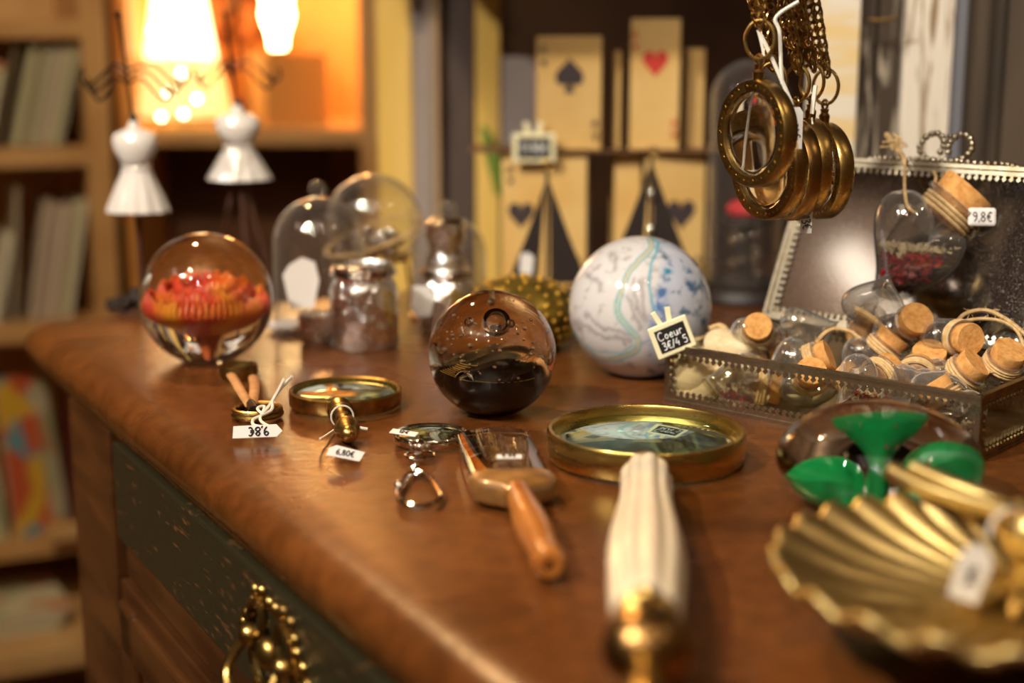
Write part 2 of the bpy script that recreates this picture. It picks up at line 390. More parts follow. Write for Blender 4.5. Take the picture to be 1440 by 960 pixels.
# ---------------------------------------------------------------- the room
def room():
    X0, X1, Y0, Y1, H = -2.6, 2.2, -2.2, 2.75, 2.8
    struct(obj('floor', MB().box(((X0 + X1) / 2, (Y0 + Y1) / 2, -.05), (X1 - X0 + .4, Y1 - Y0 + .4, .1)), M['floor'], smooth=0))
    struct(obj('ceiling', MB().box(((X0 + X1) / 2, (Y0 + Y1) / 2, H + .05), (X1 - X0 + .4, Y1 - Y0 + .4, .1)), M['ceiling'], smooth=0))
    struct(obj('wall_back', MB().box(((X0 + X1) / 2, Y1 + .1, H / 2), (X1 - X0 + .4, .2, H)), M['back_wood'], smooth=0))
    struct(obj('wall_front', MB().box(((X0 + X1) / 2, Y0 - .1, H / 2), (X1 - X0 + .4, .2, H)), M['plaster'], smooth=0))
    struct(obj('wall_left', MB().box((X0 - .1, (Y0 + Y1) / 2, H / 2), (.2, Y1 - Y0, H)), M['plaster'], smooth=0))
    struct(obj('wall_right', MB().box((X1 + .1, (Y0 + Y1) / 2, H / 2), (.2, Y1 - Y0, H)), M['plaster'], smooth=0))
room()

# ---------------------------------------------------------------- the dresser
V = Vector((-.4975, .8675, 0)).normalized(); U = Vector((V.y, -V.x, 0))
PM = Vector((-.174, .748, 0))
P0 = PM + V * .48
ang = math.atan2(U.y, U.x)            # local x = U (into the depth), local y = V (along the front)
dresser = thing('antique_dresser', 'large dark brown antique dresser with polished leathery top and black green drawer', 'dresser', (P0.x, P0.y, 0), (0, 0, ang))
LEN, DEP = 1.75, 1.30
def dresser_build():
    prof = [(-.034, 0), (-.022, 0), (-.013, -.0015), (-.006, -.005), (-.0015, -.010), (0, -.016), (-.001, -.022), (-.005, -.027), (-.009, -.029), (-.010, -.034)]
    vs = []; fs = []; rings = []
    for off, z in prof:
        ring = []
        rc = .03 + off * .6
        for cx, cy, a0 in ((0, 0, 90), (0, -LEN, 180), (DEP, -LEN, 270), (DEP, 0, 0)):
            sx = 1 if cx == 0 else -1; sy = -1 if cy == 0 else 1
            ox, oy = cx - sx * off, cy - sy * off
            ccx, ccy = ox + sx * rc, oy + sy * rc
            for k in range(7):
                a = R_(a0 + 90 * k / 6); ring.append((ccx + rc * math.cos(a), ccy + rc * math.sin(a), T + z))
        rings.append(ring)
    n = len(rings[0]); mb = MB()
    for r in rings: vs += r
    for k in range(len(rings) - 1):
        for i in range(n):
            j = (i + 1) % n; fs.append((k * n + j, k * n + i, (k + 1) * n + i, (k + 1) * n + j))
    fs.append(tuple(range(n))); fs.append(tuple(reversed(range((len(rings) - 1) * n, len(rings) * n))))
    mb.add(vs, fs)
    obj('top', mb, M['leather'], dresser, smooth=50)
    # thin gilded line beneath the slab
    obj('trim', MB().box((DEP / 2, -LEN / 2, T - .036), (DEP - .024, LEN - .024, .004)), M['brass'], dresser, smooth=0)
    # carcass
    obj('body', MB().box((DEP / 2 + .012, -LEN / 2 - .063, (T - .038 + .06) / 2), (DEP - .05, LEN - .176, T - .038 - .06)), M['dark_wood'], dresser, smooth=0)
    obj('plinth', MB().box((DEP / 2 + .006, -LEN / 2 - .06, .03), (DEP - .02, LEN - .145, .06)), M['dark_wood'], dresser, smooth=0, bevel=.006)
    xf = .0165
    # corner stile, rail
    obj('stile', MB().box((xf + .001, -.186, (T - .038 + .06) / 2), (.014, .12, T - .098)), M['dark_wood'], dresser, smooth=0, bevel=.002)
    obj('rail', MB().box((xf + .001, -LEN / 2 - .1, T - .122), (.012, LEN - .35, .026)), M['dark_wood'], dresser, smooth=0, bevel=.003)
    y = -.265
    for k, wdt in enumerate((.62, .62)):
        dr = obj('drawer', MB().box((xf, y - wdt / 2, T - .0735), (.018, wdt - .008, .068)), M['drawer'], dresser, smooth=0, bevel=.002)
        # ornate handle: pierced back plate, drop ring and studs
        for off in ((.315,) if k == 0 else (.31,)):
            cy = y - off; x0 = xf - .010
            mb = MB()
            for i in range(26):
                a = 2 * PI * i / 26; rr = 1 + .12 * math.cos(6 * a)
                mb.sphere((x0, cy + .040 * rr * math.cos(a), T - .0735 + .027 * rr * math.sin(a)), .0042, 8, 6, (.7, 1, 1))
            for sg in (-1, 1):
                mb.tube(smooth_path([(x0 - .001, cy + sg * .034, T - .078), (x0 - .002, cy + sg * .028, T - .058), (x0 - .002, cy + sg * .014, T - .052), (x0 - .002, cy + sg * .010, T - .066), (x0 - .002, cy + sg * .020, T - .070)]), .0022, 6)
                mb.tube(smooth_path([(x0 - .001, cy + sg * .034, T - .070), (x0 - .002, cy + sg * .026, T - .088), (x0 - .002, cy + sg * .012, T - .096), (x0 - .002, cy + sg * .004, T - .090)]), .0022, 6)
                mb.sphere((x0 - .004, cy + sg * .024, T - .072), .0065, 12, 8)
            mb.sphere((x0 - .003, cy, T - .0735), .009, 14, 10, (.7, 1, 1))
            obj('handle_plate', mb, M['brass'], dr)
            obj('handle', MB().tube(smooth_path([(x0 - .006, cy + .024, T - .072), (x0 - .016, cy + .026, T - .088), (x0 - .019, cy + .012, T - .100), (x0 - .019, cy - .012, T - .100), (x0 - .016, cy - .026, T - .088), (x0 - .006, cy - .024, T - .072)]), .003, 8), M['brass'], dr)
        y -= wdt + .014
    # doors below with raised frames
    y = -.25
    for k in range(3):
        wd = .44; zc, hh = (T - .145 + .07) / 2, T - .145 - .07
        d = obj('door', MB().box((xf + .002, y - wd / 2, zc), (.012, wd, hh)), M['dark_wood'], dresser, smooth=0, bevel=.002)
        mb = MB()
        for sy in (.03, wd - .03): mb.box((xf - .006, y - sy, zc), (.008, .035, hh - .02))
        for sz in (zc - hh / 2 + .03, zc + hh / 2 - .03): mb.box((xf - .006, y - wd / 2, sz), (.008, wd - .03, .035))
        obj('door_frame', mb, M['dark_wood'], d, smooth=0, bevel=.003)
        y -= wd + .012
dresser_build()
# ---------------------------------------------------------------- glass paperweights
def globe_mb(r, sit=.95, n=72, m=48, sc_=(1, 1, 1), flat=True):
    mb = MB().sphere((0, 0, r * sit * sc_[2]), r, n, m, sc_)
    mb.v = [(x, y, max(z, .0003)) for x, y, z in mb.v]
    return mb
def caustic(o, cast=True):
    if cast: o.cycles.is_caustics_caster = True
    else: o.cycles.is_caustics_receiver = True

# orange flower globe
c, r = ball(290, 420, 93)
t = thing('glass_paperweight', 'clear round glass paperweight with an orange red flower inside, leftmost on the dresser', 'paperweight', c, group='glass paperweights')
gl = obj('glass_body', globe_mb(r), M['glass'], t, smooth=180); caustic(gl)
mb = MB(); zc = r * .95
for k in range(46):
    a = 2 * PI * k / 46; jit = .03 * math.sin(k * 2.3)
    for lay, (r0, r1, zz, ht) in enumerate(((.36, .60, -.10, .24), (.22, .46, .02, .22), (.08, .28, .10, .18))):
        a2 = a + lay * .07
        cx, sy = math.cos(a2), math.sin(a2)
        mb.tube(smooth_path([(cx * r * .07, sy * r * .07, zc - r * .40), (cx * r * r0, sy * r * r0, zc - r * .26), (cx * r * r1, sy * r * r1, zc + r * (zz - .04)), (cx * r * r1 * .95, sy * r * r1 * .95, zc + r * (zz + ht * .5 + jit))], 4),
                [r * q for q in (.012, .022, .032, .038, .042, .045, .045, .045, .043, .040, .036, .03, .018)], 6)
fl = obj('flower', mb, M['flower'], t)
caustic(fl, False)
mb = MB().lathe([(r * .03, zc - r * .66), (r * .07, zc - r * .55), (r * .13, zc - r * .42), (r * .20, zc - r * .30), (.0, zc - r * .20)], 20)
caustic(obj('stem', mb, M['stem_red'], t), False)

# black core globe with bubbles
c, r = ball(692, 497, 90)
t = thing('glass_paperweight', 'round glass paperweight with black core, gold swirls and many trapped bubbles', 'paperweight', c, group='glass paperweights')
gl = obj('glass_body', globe_mb(r), M['amber_glass'], t, smooth=180); caustic(gl)
zc = r * .95; mb = MB()
n, m = 40, 20; mb.sphere((0, 0, 0), 1, n, m)
vv = []
for x, y, z in mb.v:
    top = -.10 + .10 * math.sin(2.6 * x + 1.0) + .05 * noise.noise(Vector((x * 3, y * 3, 1)))
    X, Y, Z = x * .62, y * .62, z * .56 - .385
    if Z > top: Z = top + (Z - top) * .10
    vv.append((X * r, Y * r, zc + Z * r))
mb.v = vv
obj('black_core', mb, M['black_glass'], t, smooth=80)
mb = MB()
for k in range(9):
    a0 = -.4 + k * .13; zz = -.20 + .025 * k
    pts = [(r * (.60 - .02 * k) * math.cos(q), r * (.60 - .02 * k) * math.sin(q), zc + r * (zz + .07 * math.sin(q * 1.0 + a0))) for q in [PI + .3 + i * .14 + a0 * .4 for i in range(19)]]
    mb.tube(pts, r * .0055, 4)
stuff(obj('gold_swirl', mb, M['gold_thread'], t))
def bub(x, y, z, s, nm='bubble'): obj(nm, MB().sphere((x * r, y * r, zc + z * r), s * r, 14, 10), M['air'], t, smooth=180)
bub(.06, -.36, .50, .20); bub(-.36, -.58, -.26, .15)
bub(-.30, -.35, .50, .07); bub(.26, -.42, .50, .06)
random.seed(3)
mb = MB()
for k in range(130):
    a = random.uniform(0, 2 * PI); el = random.uniform(-.5, .9); q = random.uniform(.35, .74)
    mb.sphere((q * r * math.cos(a) * math.cos(el), q * r * math.sin(a) * math.cos(el), zc + q * r * math.sin(el)), r * random.choice((.009, .012, .016, .024)), 8, 6)
stuff(obj('small_bubbles', mb, M['bubble_silver'], t))

# marbled ball, painted pattern
def seg_d(pt, pl):
    best = 9; bt = 0
    for i in range(len(pl) - 1):
        ax, ay = pl[i]; bx, by = pl[i + 1]; dx, dy = bx - ax, by - ay
        q = max(0, min(1, ((pt[0] - ax) * dx + (pt[1] - ay) * dy) / (dx * dx + dy * dy)))
        d = math.hypot(pt[0] - ax - q * dx, pt[1] - ay - q * dy)
        if d < best: best = d; bt = (i + q) / (len(pl) - 1); side = (dx * (pt[1] - ay) - dy * (pt[0] - ax))
    return best, bt
def marble_ball():
    c, r = ball(900, 432, 100)
    n, m = 230, 150
    mb = globe_mb(r, .95, n, m)
    o = obj('marbled_ball', mb, [pm('swirled marble glass', (.8, .8, .8), .12, coat=.3)], None, c, smooth=180)
    tag(o, 'large white marbled ball with teal, gold and blue swirls', 'decorative ball')
    uv = lambda L: [((x - 500) / 420, -(y - 470) / 420) for x, y in L]
    main = uv([(540, 55), (562, 130), (505, 200), (435, 275), (402, 370), (372, 470), (382, 530), (440, 600), (492, 660), (486, 720), (400, 765), (280, 780), (200, 730), (120, 640)])
    main = [(q.x, q.y) for q in smooth_path([(a, b, 0) for a, b in main], 3)]
    sec = uv([(545, 60), (600, 95), (592, 160), (560, 230), (550, 330), (565, 440), (600, 560)])
    low = uv([(60, 560), (160, 680), (260, 735), (400, 740), (470, 690)])
    streak = [uv([(210, 290), (270, 370)]), uv([(130, 560), (260, 640), (460, 670)]), uv([(460, 320), (470, 430), (520, 560)]), uv([(380, 200), (350, 270)]), uv([(500, 330), (520, 470), (560, 620)]), uv([(180, 520), (300, 600), (450, 640)]), uv([(430, 420), (460, 500), (500, 600)])]
    cr, sr = math.cos(TH), math.sin(TH)
    me = o.data; ca = me.color_attributes.new('pattern', 'FLOAT_COLOR', 'POINT')
    mix = lambda A, B, f: tuple(a + (b - a) * max(0, min(1, f)) for a, b in zip(A, B))
    cols = []
    yaw = math.atan2(c.x, c.y)
    for x, y, z in mb.v:
        X, Y, Z = x / r, y / r, (z - r * .95) / r
        u = X * math.cos(yaw) - Y * math.sin(yaw); d = X * math.sin(yaw) + Y * math.cos(yaw)
        v = Z * cr + d * sr
        q = (u, v); P = Vector((X * 2, Y * 2, Z * 2))
        n1 = noise.fractal(P * 1.6, .9, 2.1, 5); n2 = noise.fractal(P * 3.4 + Vector((5, 1, 2)), .8, 2.1, 5); n3 = noise.noise(P * 1.2 + Vector((9, 3, 1)))
        col = (.63, .60, .59)
        col = mix(col, (.40, .35, .33), max(0, n2 * .8 + n1 * .5 - .25) * 1.6)
        wob = (u + .05 * n1, v + .05 * n2)
        for s_ in streak:
            dd, _ = seg_d(wob, s_); col = mix(col, (.22, .19, .20), .6 * math.exp(-(dd / .032) ** 2))
        # right blue side
        side = u - (.12 + .1 * math.sin(v * 3))
        if side > 0:
            f = min(1, side * 8)
            col = mix(col, (.46, .50, .62), f * .75)
            col = mix(col, (.10, .17, .27), f * max(0, n2 * 1.5 + n1 - .35) * 1.2)
            col = mix(col, (.05, .16, .42), f * .9 * math.exp(-((u - .22) / .13) ** 2 - ((v + .05) / .38) ** 2) * (1 if n2 > -.15 else .35))
        for (sx, sy, ss, cc) in ((.36, .47, .055, (.02, .22, .34)), (.66, .32, .05, (.06, .12, .22)), (.34, .66, .05, (.10, .12, .15))):
            col = mix(col, cc, 1.2 * math.exp(-((u - sx + .04 * n1) / ss) ** 2 - ((v - sy + .04 * n2) / (ss * .7)) ** 2))
        dd, bt = seg_d((u + .012 * n1, v + .012 * n2), main)
        wd = .035 if bt < .8 else .028
        if dd < wd * 3:
            col = mix(col, (.14, .42, .48), math.exp(-((dd - wd * .8) / (wd * .5)) ** 2) * .95)
            col = mix(col, (.60, .43, .20) if (bt < .35 or bt > .6) else (.45, .52, .36), math.exp(-(dd / (wd * .55)) ** 2) * .9)
        dd, _ = seg_d((u + .012 * n1, v + .012 * n2), sec); col = mix(col, (.05, .34, .46), math.exp(-(dd / .022) ** 2) * .9)
        dd, _ = seg_d((u + .012 * n1, v), low); col = mix(col, (.25, .48, .54), math.exp(-(dd / .018) ** 2) * .7)
        cols += [col[0], col[1], col[2], 1]
    ca.data.foreach_set('color', cols)
    mt = o.data.materials[0].node_tree; a = mt.nodes.new('ShaderNodeVertexColor'); a.layer_name = 'pattern'
    mt.links.new(a.outputs[0], mt.nodes['Principled BSDF'].inputs['Base Color'])
    return c, r
marble_ball()

# green clover dome
zc_ = .705; gx, gy = (1236 - 720) / 2000 * zc_, zc_ * (math.cos(TH) - 165 / 2000 * math.sin(TH))
r = .0503; hz = .56
t = thing('glass_paperweight', 'low domed glass paperweight with green clover petals inside, behind the gold shell dish', 'paperweight', (gx, gy, T), group='glass paperweights')
o = obj('glass_body', globe_mb(r, .78, 72, 44, (1, 1, hz)), M['glass'], t, smooth=180); caustic(o)
zc = r * .78 * hz
# apparent petals: flat enamel leaves standing in the glass
def petal(poly, mat, dy=0.0):
    mb = MB(); n = len(poly)
    pts = smooth_path([(a, b, 0) for a, b in poly + [poly[0]]], 4)[:-1]
    # heart-like petals slightly cupped; x across, z up
    N = len(pts); cx = sum(q.x for q in pts) / N; cy = sum(q.y for q in pts) / N
    vs = []; fs = []
    for lay, (s_, dep) in enumerate(((1, 0), (.7, .0016), (.35, .0026), (0.02, .003))):
        for q in pts:
            vs.append(((cx + (q.x - cx) * s_), dy - dep, cy + (q.y - cy) * s_))
    for L_ in range(3):
        for i in range(N):
            j = (i + 1) % N; fs.append((L_ * N + i, L_ * N + j, (L_ + 1) * N + j, (L_ + 1) * N + i))
    k = len(vs)
    for q in pts: vs.append((q.x, dy + .0012, q.y))
    for i in range(N):
        j = (i + 1) % N; fs.append((i, k + i, k + j, j))
    fs.append(tuple(k + i for i in range(N)))
    return mb.add(vs, fs)
s_ = r * .0070
def pq(L): return [((x - 1232) * s_ / 1.02 / 1.5, zc + (648 - y) * s_ / 1.02 * .62 - .001) for x, y in L]
for k, L_ in enumerate(([(1140, 588), (1225, 584), (1318, 582), (1312, 616), (1290, 646), (1254, 674), (1240, 704), (1226, 704), (1210, 676), (1180, 646), (1152, 616)],
                        [(1062, 668), (1110, 664), (1170, 672), (1212, 690), (1206, 698), (1165, 698), (1105, 690)],
                        [(1252, 698), (1284, 680), (1320, 668), (1372, 664), (1396, 672), (1386, 694), (1320, 702)],
                        [(1222, 680), (1240, 680), (1262, 716), (1236, 730), (1208, 716)])):
    o = obj('petal', petal(pq(L_), M['green'], -.006 + .002 * k), M['green'], t, rot=(R_(-14), 0, 0) if k < 3 else None, smooth=60); caustic(o, False)
mb = MB(); random.seed(5)
for k in range(10): mb.sphere((random.uniform(-.02, .02), random.uniform(-.02, 0), zc + random.uniform(-.006, .012)), .0009, 8, 6)
stuff(obj('small_bubbles', mb, M['bubble_silver'], t))

# ---------------------------------------------------------------- big magnifier with cream handle
ax0 = Vector((.0738, .757, 0)); ax1 = Vector((.0455, .452, 0)); d = (ax1 - ax0).normalized()
t = thing('magnifying_glass', 'large brass magnifying glass with fluted cream handle, nearest the camera', 'magnifying glass', (ax0.x, ax0.y, T), (0, 0, math.atan2(d.x, -d.y)), group='magnifying glasses')
R = .0545
prof = [(R - .0045, .004), (R - .0035, .0155), (R - .0025, .0175), (R - .0008, .0178), (R, .0165), (R, .0035), (R - .0008, .002), (R - .0045, .002)]
mb = MB().lathe(prof + [prof[0]], 96, cap=False)
obj('rim', mb, M['bright_brass'], t, smooth=45)
def lens_mb(R, z, h, n=64, e=.0012):
    P = []
    for k in range(9): a = k / 8; P.append((R * math.sin(a * PI / 2) if k else 1e-7, z - h * math.cos(a * PI / 2)))
    P = [(max(1e-7, R * k / 8), z - h * (1 - (k / 8) ** 2)) for k in range(9)] + [(R, z + e)] + [(max(1e-7, R * k / 8), z + e + h * (1 - (k / 8) ** 2)) for k in range(7, -1, -1)]
    return MB().lathe(P, n, cap=False)
obj('lens', lens_mb(R - .0036, .0108, .0034), M['lens'], t, smooth=180)
L0 = R + .001
def hx(s): return (0, -s, 0)
Mh = align((0, -R + .001, .0118), (0, -.35, .0218))
obj('socket', MB().lathe([(.0055, -.001), (.0085, .002), (.0095, .006), (.0085, .010), (.0105, .014), (.0105, .018)], 24, M=Mh), M['bright_brass'], t)
Hprof = [(.006, .014), (.0092, .015), (.0112, .019), (.0124, .028), (.0122, .042), (.0118, .052), (.0122, .070), (.0136, .092), (.0150, .115), (.0155, .135), (.0150, .155), (.0138, .172), (.0128, .186), (.0122, .196), (.009, .198)]
Hprof = [(q, z * 1.14 if z > .03 else z) for q, z in Hprof]
obj('grip', MB().lathe(Hprof, 112, M=Mh, lobes=9, amp=.13), M['ivory'], t, smooth=60)
obj('ferrule', MB().lathe([(.0095, .196), (.0125, .198), (.0125, .203), (.0088, .207), (.0088, .210)], 32, M=Mh @ Tm(0, 0, .026)), M['bright_brass'], t)
obj('end_ball', MB().sphere((0, 0, .2245), .0158, 32, 20, M=Mh @ Tm(0, 0, .026)), M['dark_brass'], t)
obj('finial', MB().lathe([(.0050, .237), (.0058, .240), (.0050, .243), (.0046, .256), (.0062, .262), (.0062, .270), (.003, .276)], 24, M=Mh @ Tm(0, 0, .026)), M['bright_brass'], t)
obj('collar_knob', MB().sphere((0, .0122, .205), .0042, 14, 10, M=Mh @ Tm(0, 0, .026)), M['bright_brass'], t)

# ---------------------------------------------------------------- glass block magnifier with wooden handle
A = Vector((-.0107, .768, 0)); B = Vector((.0150, .572, 0)); d = (B - A).normalized()
t = thing('magnifying_glass', 'rectangular glass magnifier with turned wooden handle, shaped like a broad brush', 'magnifying glass', (A.x, A.y, T), (0, 0, math.atan2(d.x, -d.y)), group='magnifying glasses')
mb = MB()
prof = [(-.0205, .0015), (-.0205, .011), (-.016, .0135), (0, .0155), (.016, .0135), (.0205, .011), (.0205, .0015)]
mb.prism(prof, .0, -.078)
obj('glass_block', mb, M['glass'], t, smooth=30, bevel=.0008)
mb = MB(); vs = []; fs = []
secs = [(-.077, .0212, .0), (-.084, .0222, 0), (-.094, .0215, 0), (-.100, .017, 0), (-.104, .010, 0), (-.108, .0068, 0)]
n = 24
for k, (yy, hw, _) in enumerate(secs):
    hz_ = (.0064, .0070, .0070, .0068, .0064, .0060)[k]
    for i in range(n):
        a = 2 * PI * i / n; ca, sa = math.cos(a), math.sin(a)
        e = .55
        vs.append((hw * math.copysign(abs(ca) ** e, ca), yy, .0078 + hz_ * math.copysign(abs(sa) ** e, sa)))
for k in range(len(secs) - 1):
    for i in range(n):
        j = (i + 1) % n; fs.append((k * n + i, k * n + j, (k + 1) * n + j, (k + 1) * n + i))
fs += [tuple(reversed(range(n))), tuple((len(secs) - 1) * n + i for i in range(n))]
obj('ferrule', MB().add(vs, fs), M['ferrule_wood'], t, smooth=50)
Mh = align((0, -.102, .0095), (0, -.25, .0085))
obj('grip', MB().lathe([(.006, 0), (.0062, .008), (.0072, .025), (.0082, .045), (.0080, .062), (.0068, .080), (.0064, .088), (.0074, .094), (.0072, .099), (.0055, .102), (.0022, .102), (.002, .098)], 32, M=Mh), M['handle_wood'], t, smooth=50)
tg = obj('price_tag', MB().box((0, 0, 0), (.013, .0068, .0005)), M['paper'], t, loc=(.001, -.064, .0162), rot=(0, 0, R_(-6)), smooth=0, bevel=.002)
write('9,9E', .0036, .00028, Rm(R_(-90), 'X'), M['ink'], tg).location = (0, 0, .0005)

# ---------------------------------------------------------------- silver pocket loupe with snap ring
c = g(606, 612, .005)
t = thing('pocket_loupe', 'small silver pocket loupe with ring clasp, between brass magnifier and wooden handled one', 'loupe', (c.x, c.y, T), (0, 0, 0))
Rl = .0205
obj('rim', MB().lathe([(Rl - .0015, .003), (Rl - .001, .0065), (Rl, .0072), (Rl + .0008, .0062), (Rl + .0008, .003), (Rl, .0018), (Rl - .0015, .003)], 56, cap=False), M['silver'], t)
obj('lens', lens_mb(Rl - .0012, .0045, .0016, 40), M['lens'], t, smooth=180)
q = g(590, 632, .006) - Vector(t.location); q = Vector((q.x, q.y, .0065))
mb = MB().sphere(q, .0056, 18, 12)
for k in range(10):
    a = 2 * PI * k / 10; mb.sphere(q + Vector((.005 * math.cos(a), .005 * math.sin(a), .0022)), .0014, 8, 6)
obj('clasp_ball', mb, M['silver'], t)
q = g(591, 641, .003) - Vector(t.location)
obj('jump_ring', MB().ring((q.x, q.y, .0035), .0080, .0009, n=32), M['silver'], t)
for k, (px, py) in enumerate(((582, 655), (585, 661), (587, 666))):
    q = g(px, py, .003) - Vector(t.location)
    obj('chain_link', MB().ring((q.x, q.y, .003), .0026, .0007, n=16, m=6, axes=((.4, .9, 0), (0, .3, 1)) if k % 2 else ((.5, .85, 0), (.85, -.5, .3))), M['silver'], t)
pts = []
for px, py in ((585, 664), (574, 668), (565, 680), (559, 694), (566, 706), (585, 712), (606, 710), (620, 700), (618, 692), (608, 676), (598, 667)):
    q = g(px, py, .003) - Vector(t.location); pts.append((q.x, q.y, .003))
obj('snap_ring', MB().tube(smooth_path(pts + [pts[0]], 4)[:-1], .0016, 8, True), M['silver'], t)
q = g(562, 684, .003) - Vector(t.location)
obj('snap_hinge', MB().sphere((q.x, q.y, .0035), .0028, 12, 8), M['silver'], t)
q = g(568, 607, .009) - Vector(t.location)
tg = obj('price_tag', MB().box((0, 0, 0), (.0155, .0072, .0005)), M['paper'], t, loc=(q.x, q.y, .0085), rot=(R_(4), R_(5), R_(-14)), smooth=0, bevel=.0022)
write('12E', .0036, .00025, Rm(R_(-90), 'X'), M['ink'], tg).location = (0, 0, .0005)

# ---------------------------------------------------------------- small brass magnifier pointing to the camera
c = g(486, 558, .006)
t = thing('magnifying_glass', 'small antique brass magnifying glass with turned brass handle, pointing at the camera', 'magnifying glass', (c.x, c.y, T), (0, 0, 0), group='magnifying glasses')
Rb = .0355
obj('rim', MB().lathe([(Rb - .003, .003), (Rb - .0025, .0108), (Rb - .001, .0118), (Rb, .011), (Rb, .003), (Rb - .001, .0018), (Rb - .003, .003)], 64, cap=False), M['brass'], t, smooth=45)
obj('lens', lens_mb(Rb - .0026, .008, .0024, 48), M['lens'], t, smooth=180)
Mh = align((.0006, -Rb, .0065), (.0165, -Rb - .080, .0095))
obj('grip', MB().lathe([(.0075, -.003), (.0078, .001), (.0045, .004), (.0045, .007), (.0072, .010), (.0072, .014), (.0042, .017), (.0046, .030), (.0060, .036), (.0040, .039), (.0040, .042), (.0064, .046), (.0076, .052), (.0068, .057), (.0055, .060), (.0046, .0615), (.0052, .065), (.0040, .069), (0.0005, .0705)], 28, M=Mh), M['brass'], t, smooth=60)
Ms = Mh @ Tm(0, 0, .019)
obj('string', MB().ring((0, 0, 0), .0066, .0006, M=Ms, n=24, m=6).tube(smooth_path([tuple(Ms @ Vector((.005, -.004, 0))), (.010, -Rb - .035, .006), (.021, -Rb - .036, .004)]), .0011, 6).tube(smooth_path([tuple(Ms @ Vector((-.002, -.006, 0))), (-.003, -Rb - .055, .004), (-.002, -Rb - .070, .008)]), .0007, 6), M['string'], t)
q = g(486, 638, .006) - Vector(t.location)
tg = obj('price_tag', MB().prism([(-.010, -.0035), (.0085, -.0035), (.010, .003), (-.006, .0042), (-.0095, .0015)], -.0003, .0003), M['paper'], t, loc=(q.x, q.y, .0062), rot=(R_(-52), R_(10), R_(-4)), smooth=0)
write('6,80E', .0036, .00028, Tm(0, -.0006, 0), M['ink'], tg)

# ---------------------------------------------------------------- key ring with leather strap
c = g(362, 583, .002)
t = thing('keyring', 'brass key ring on a short tan leather strap with a white price tag', 'key ring', (c.x, c.y, T), (0, 0, 0))
obj('ring', MB().ring((0, 0, .0032), .0145, .0019, n=40).ring((0, 0, .0058), .0142, .0016, n=40), M['brass'], t)
def rel(px, py, h): q = g(px, py, h) - Vector(t.location); return (q.x, q.y, h)
obj('clasp', MB().tube([rel(352, 568, .006), rel(358, 578, .007)], .0035, 10).ring(rel(361, 577, .006), .0035, .0009, axes=((0, 1, 0), (0, 0, 1))), M['black_metal'], t)
obj('leather_strap', MB().tube(smooth_path([rel(325, 527, .011), rel(332, 538, .012), rel(342, 555, .010), rel(353, 572, .006)]), .0032, 8, flat=.5).tube(smooth_path([rel(356, 530, .006), rel(358, 545, .010), rel(356, 560, .008), rel(354, 572, .006)]), .0032, 8, flat=.5), pm('tan leather', (.50, .25, .10), .6, c2=(.36, .17, .06), scale=120), t)
q = rel(336, 523, .004)
obj('loupe_rim', MB().lathe([(.0125, .0), (.0135, .004), (.0125, .009), (.0095, .0095), (.009, .004), (.009, 0), (.0125, 0)], 36, M=Tm(q[0], q[1], .0006), cap=False), M['brass'], t)
obj('loupe_lens', lens_mb(.0092, .004, .0012, 28).add([], []), M['lens'], t, loc=(q[0], q[1], .001), smooth=180)
obj('string', MB().tube(smooth_path([rel(411, 529, .026), rel(396, 545, .018), rel(384, 562, .012), rel(382, 576, .008), rel(368, 584, .007), rel(356, 590, .006), rel(358, 598, .006), rel(378, 601, .006), rel(382, 603, .005)]), .0010, 6).tube(smooth_path([rel(400, 532, .024), rel(384, 562, .012), rel(370, 580, .008), rel(362, 574, .009), rel(372, 572, .009), rel(366, 590, .006), rel(380, 600, .006)]), .0009, 6), M['string'], t)
q = rel(363, 607, .006)
tg = obj('price_tag', MB().prism([(-.0145, -.0038), (.0105, -.0038), (.0138, .0), (.0105, .0045), (-.0140, .0042)], -.0003, .0003), M['paper'], t, loc=q, rot=(R_(-44), 0, R_(9)), smooth=0)
write('9,8E', .0055, .0005, Tm(0, -.0006, 0) @ Rm(PI, 'Y'), M['ink'], tg)

# ---------------------------------------------------------------- gold scallop shell dish
ctr = Vector((.180, .500, 0))
t = thing('shell_dish', 'gold metal scallop shell dish at the front right corner', 'dish', (ctr.x, ctr.y, T), (0, 0, 0))
def shell():
    # ribs fan out from a point behind the middle; local coordinates about the dish centre
    H = Vector((.022, .026)); nr, na, RO = 30, 320, .0835; RIB = 29
    mb = MB(); vs = []; fs = []
    for i in range(na):
        a = 2 * PI * i / na; d = Vector((math.cos(a), math.sin(a)))
        hd = H.dot(d); L = -hd + math.sqrt(hd * hd + RO * RO - H.length_squared)
        rib = math.cos(RIB * a + .25 * math.sin(a)); rib = math.copysign(abs(rib) ** .8, rib)
        for k in range(nr + 1):
            s = k / nr; rr = .004 + (L * (1 + .008 * rib) - .004) * s
            x, y = H.x + rr * d.x, H.y + rr * d.y; q = math.hypot(x, y) / RO
            z = .0055 + .026 * q ** 2.2 + .0017 * rib * min(1, s * 2.2) + .0015 * math.sin(PI * s)
            vs.append((x, y, z))
    W = nr + 1
    for i in range(na):
        j = (i + 1) % na
        for k in range(nr): fs.append((i * W + k, j * W + k, j * W + k + 1, i * W + k + 1))
    return mb.add(vs, fs)
o = obj('bowl', shell(), M['gold'], t, smooth=180)
so = o.modifiers.new('thick', 'SOLIDIFY'); so.thickness = .0036; so.offset = -1
obj('foot', MB().lathe([(.030, 0), (.031, .003), (.024, .0055)], 40), M['gold'], t)
mb = MB()
for k in range(12):
    a = R_(k * 30); mb.tube(smooth_path([(.022, .026, .012), (.022 + .015 * math.cos(a), .026 + .015 * math.sin(a), .0165), (.022 + .030 * math.cos(a), .026 + .030 * math.sin(a), .0135)], 4), [.003, .0035, .004, .004, .004, .0036, .003, .0025, .0015], 8)
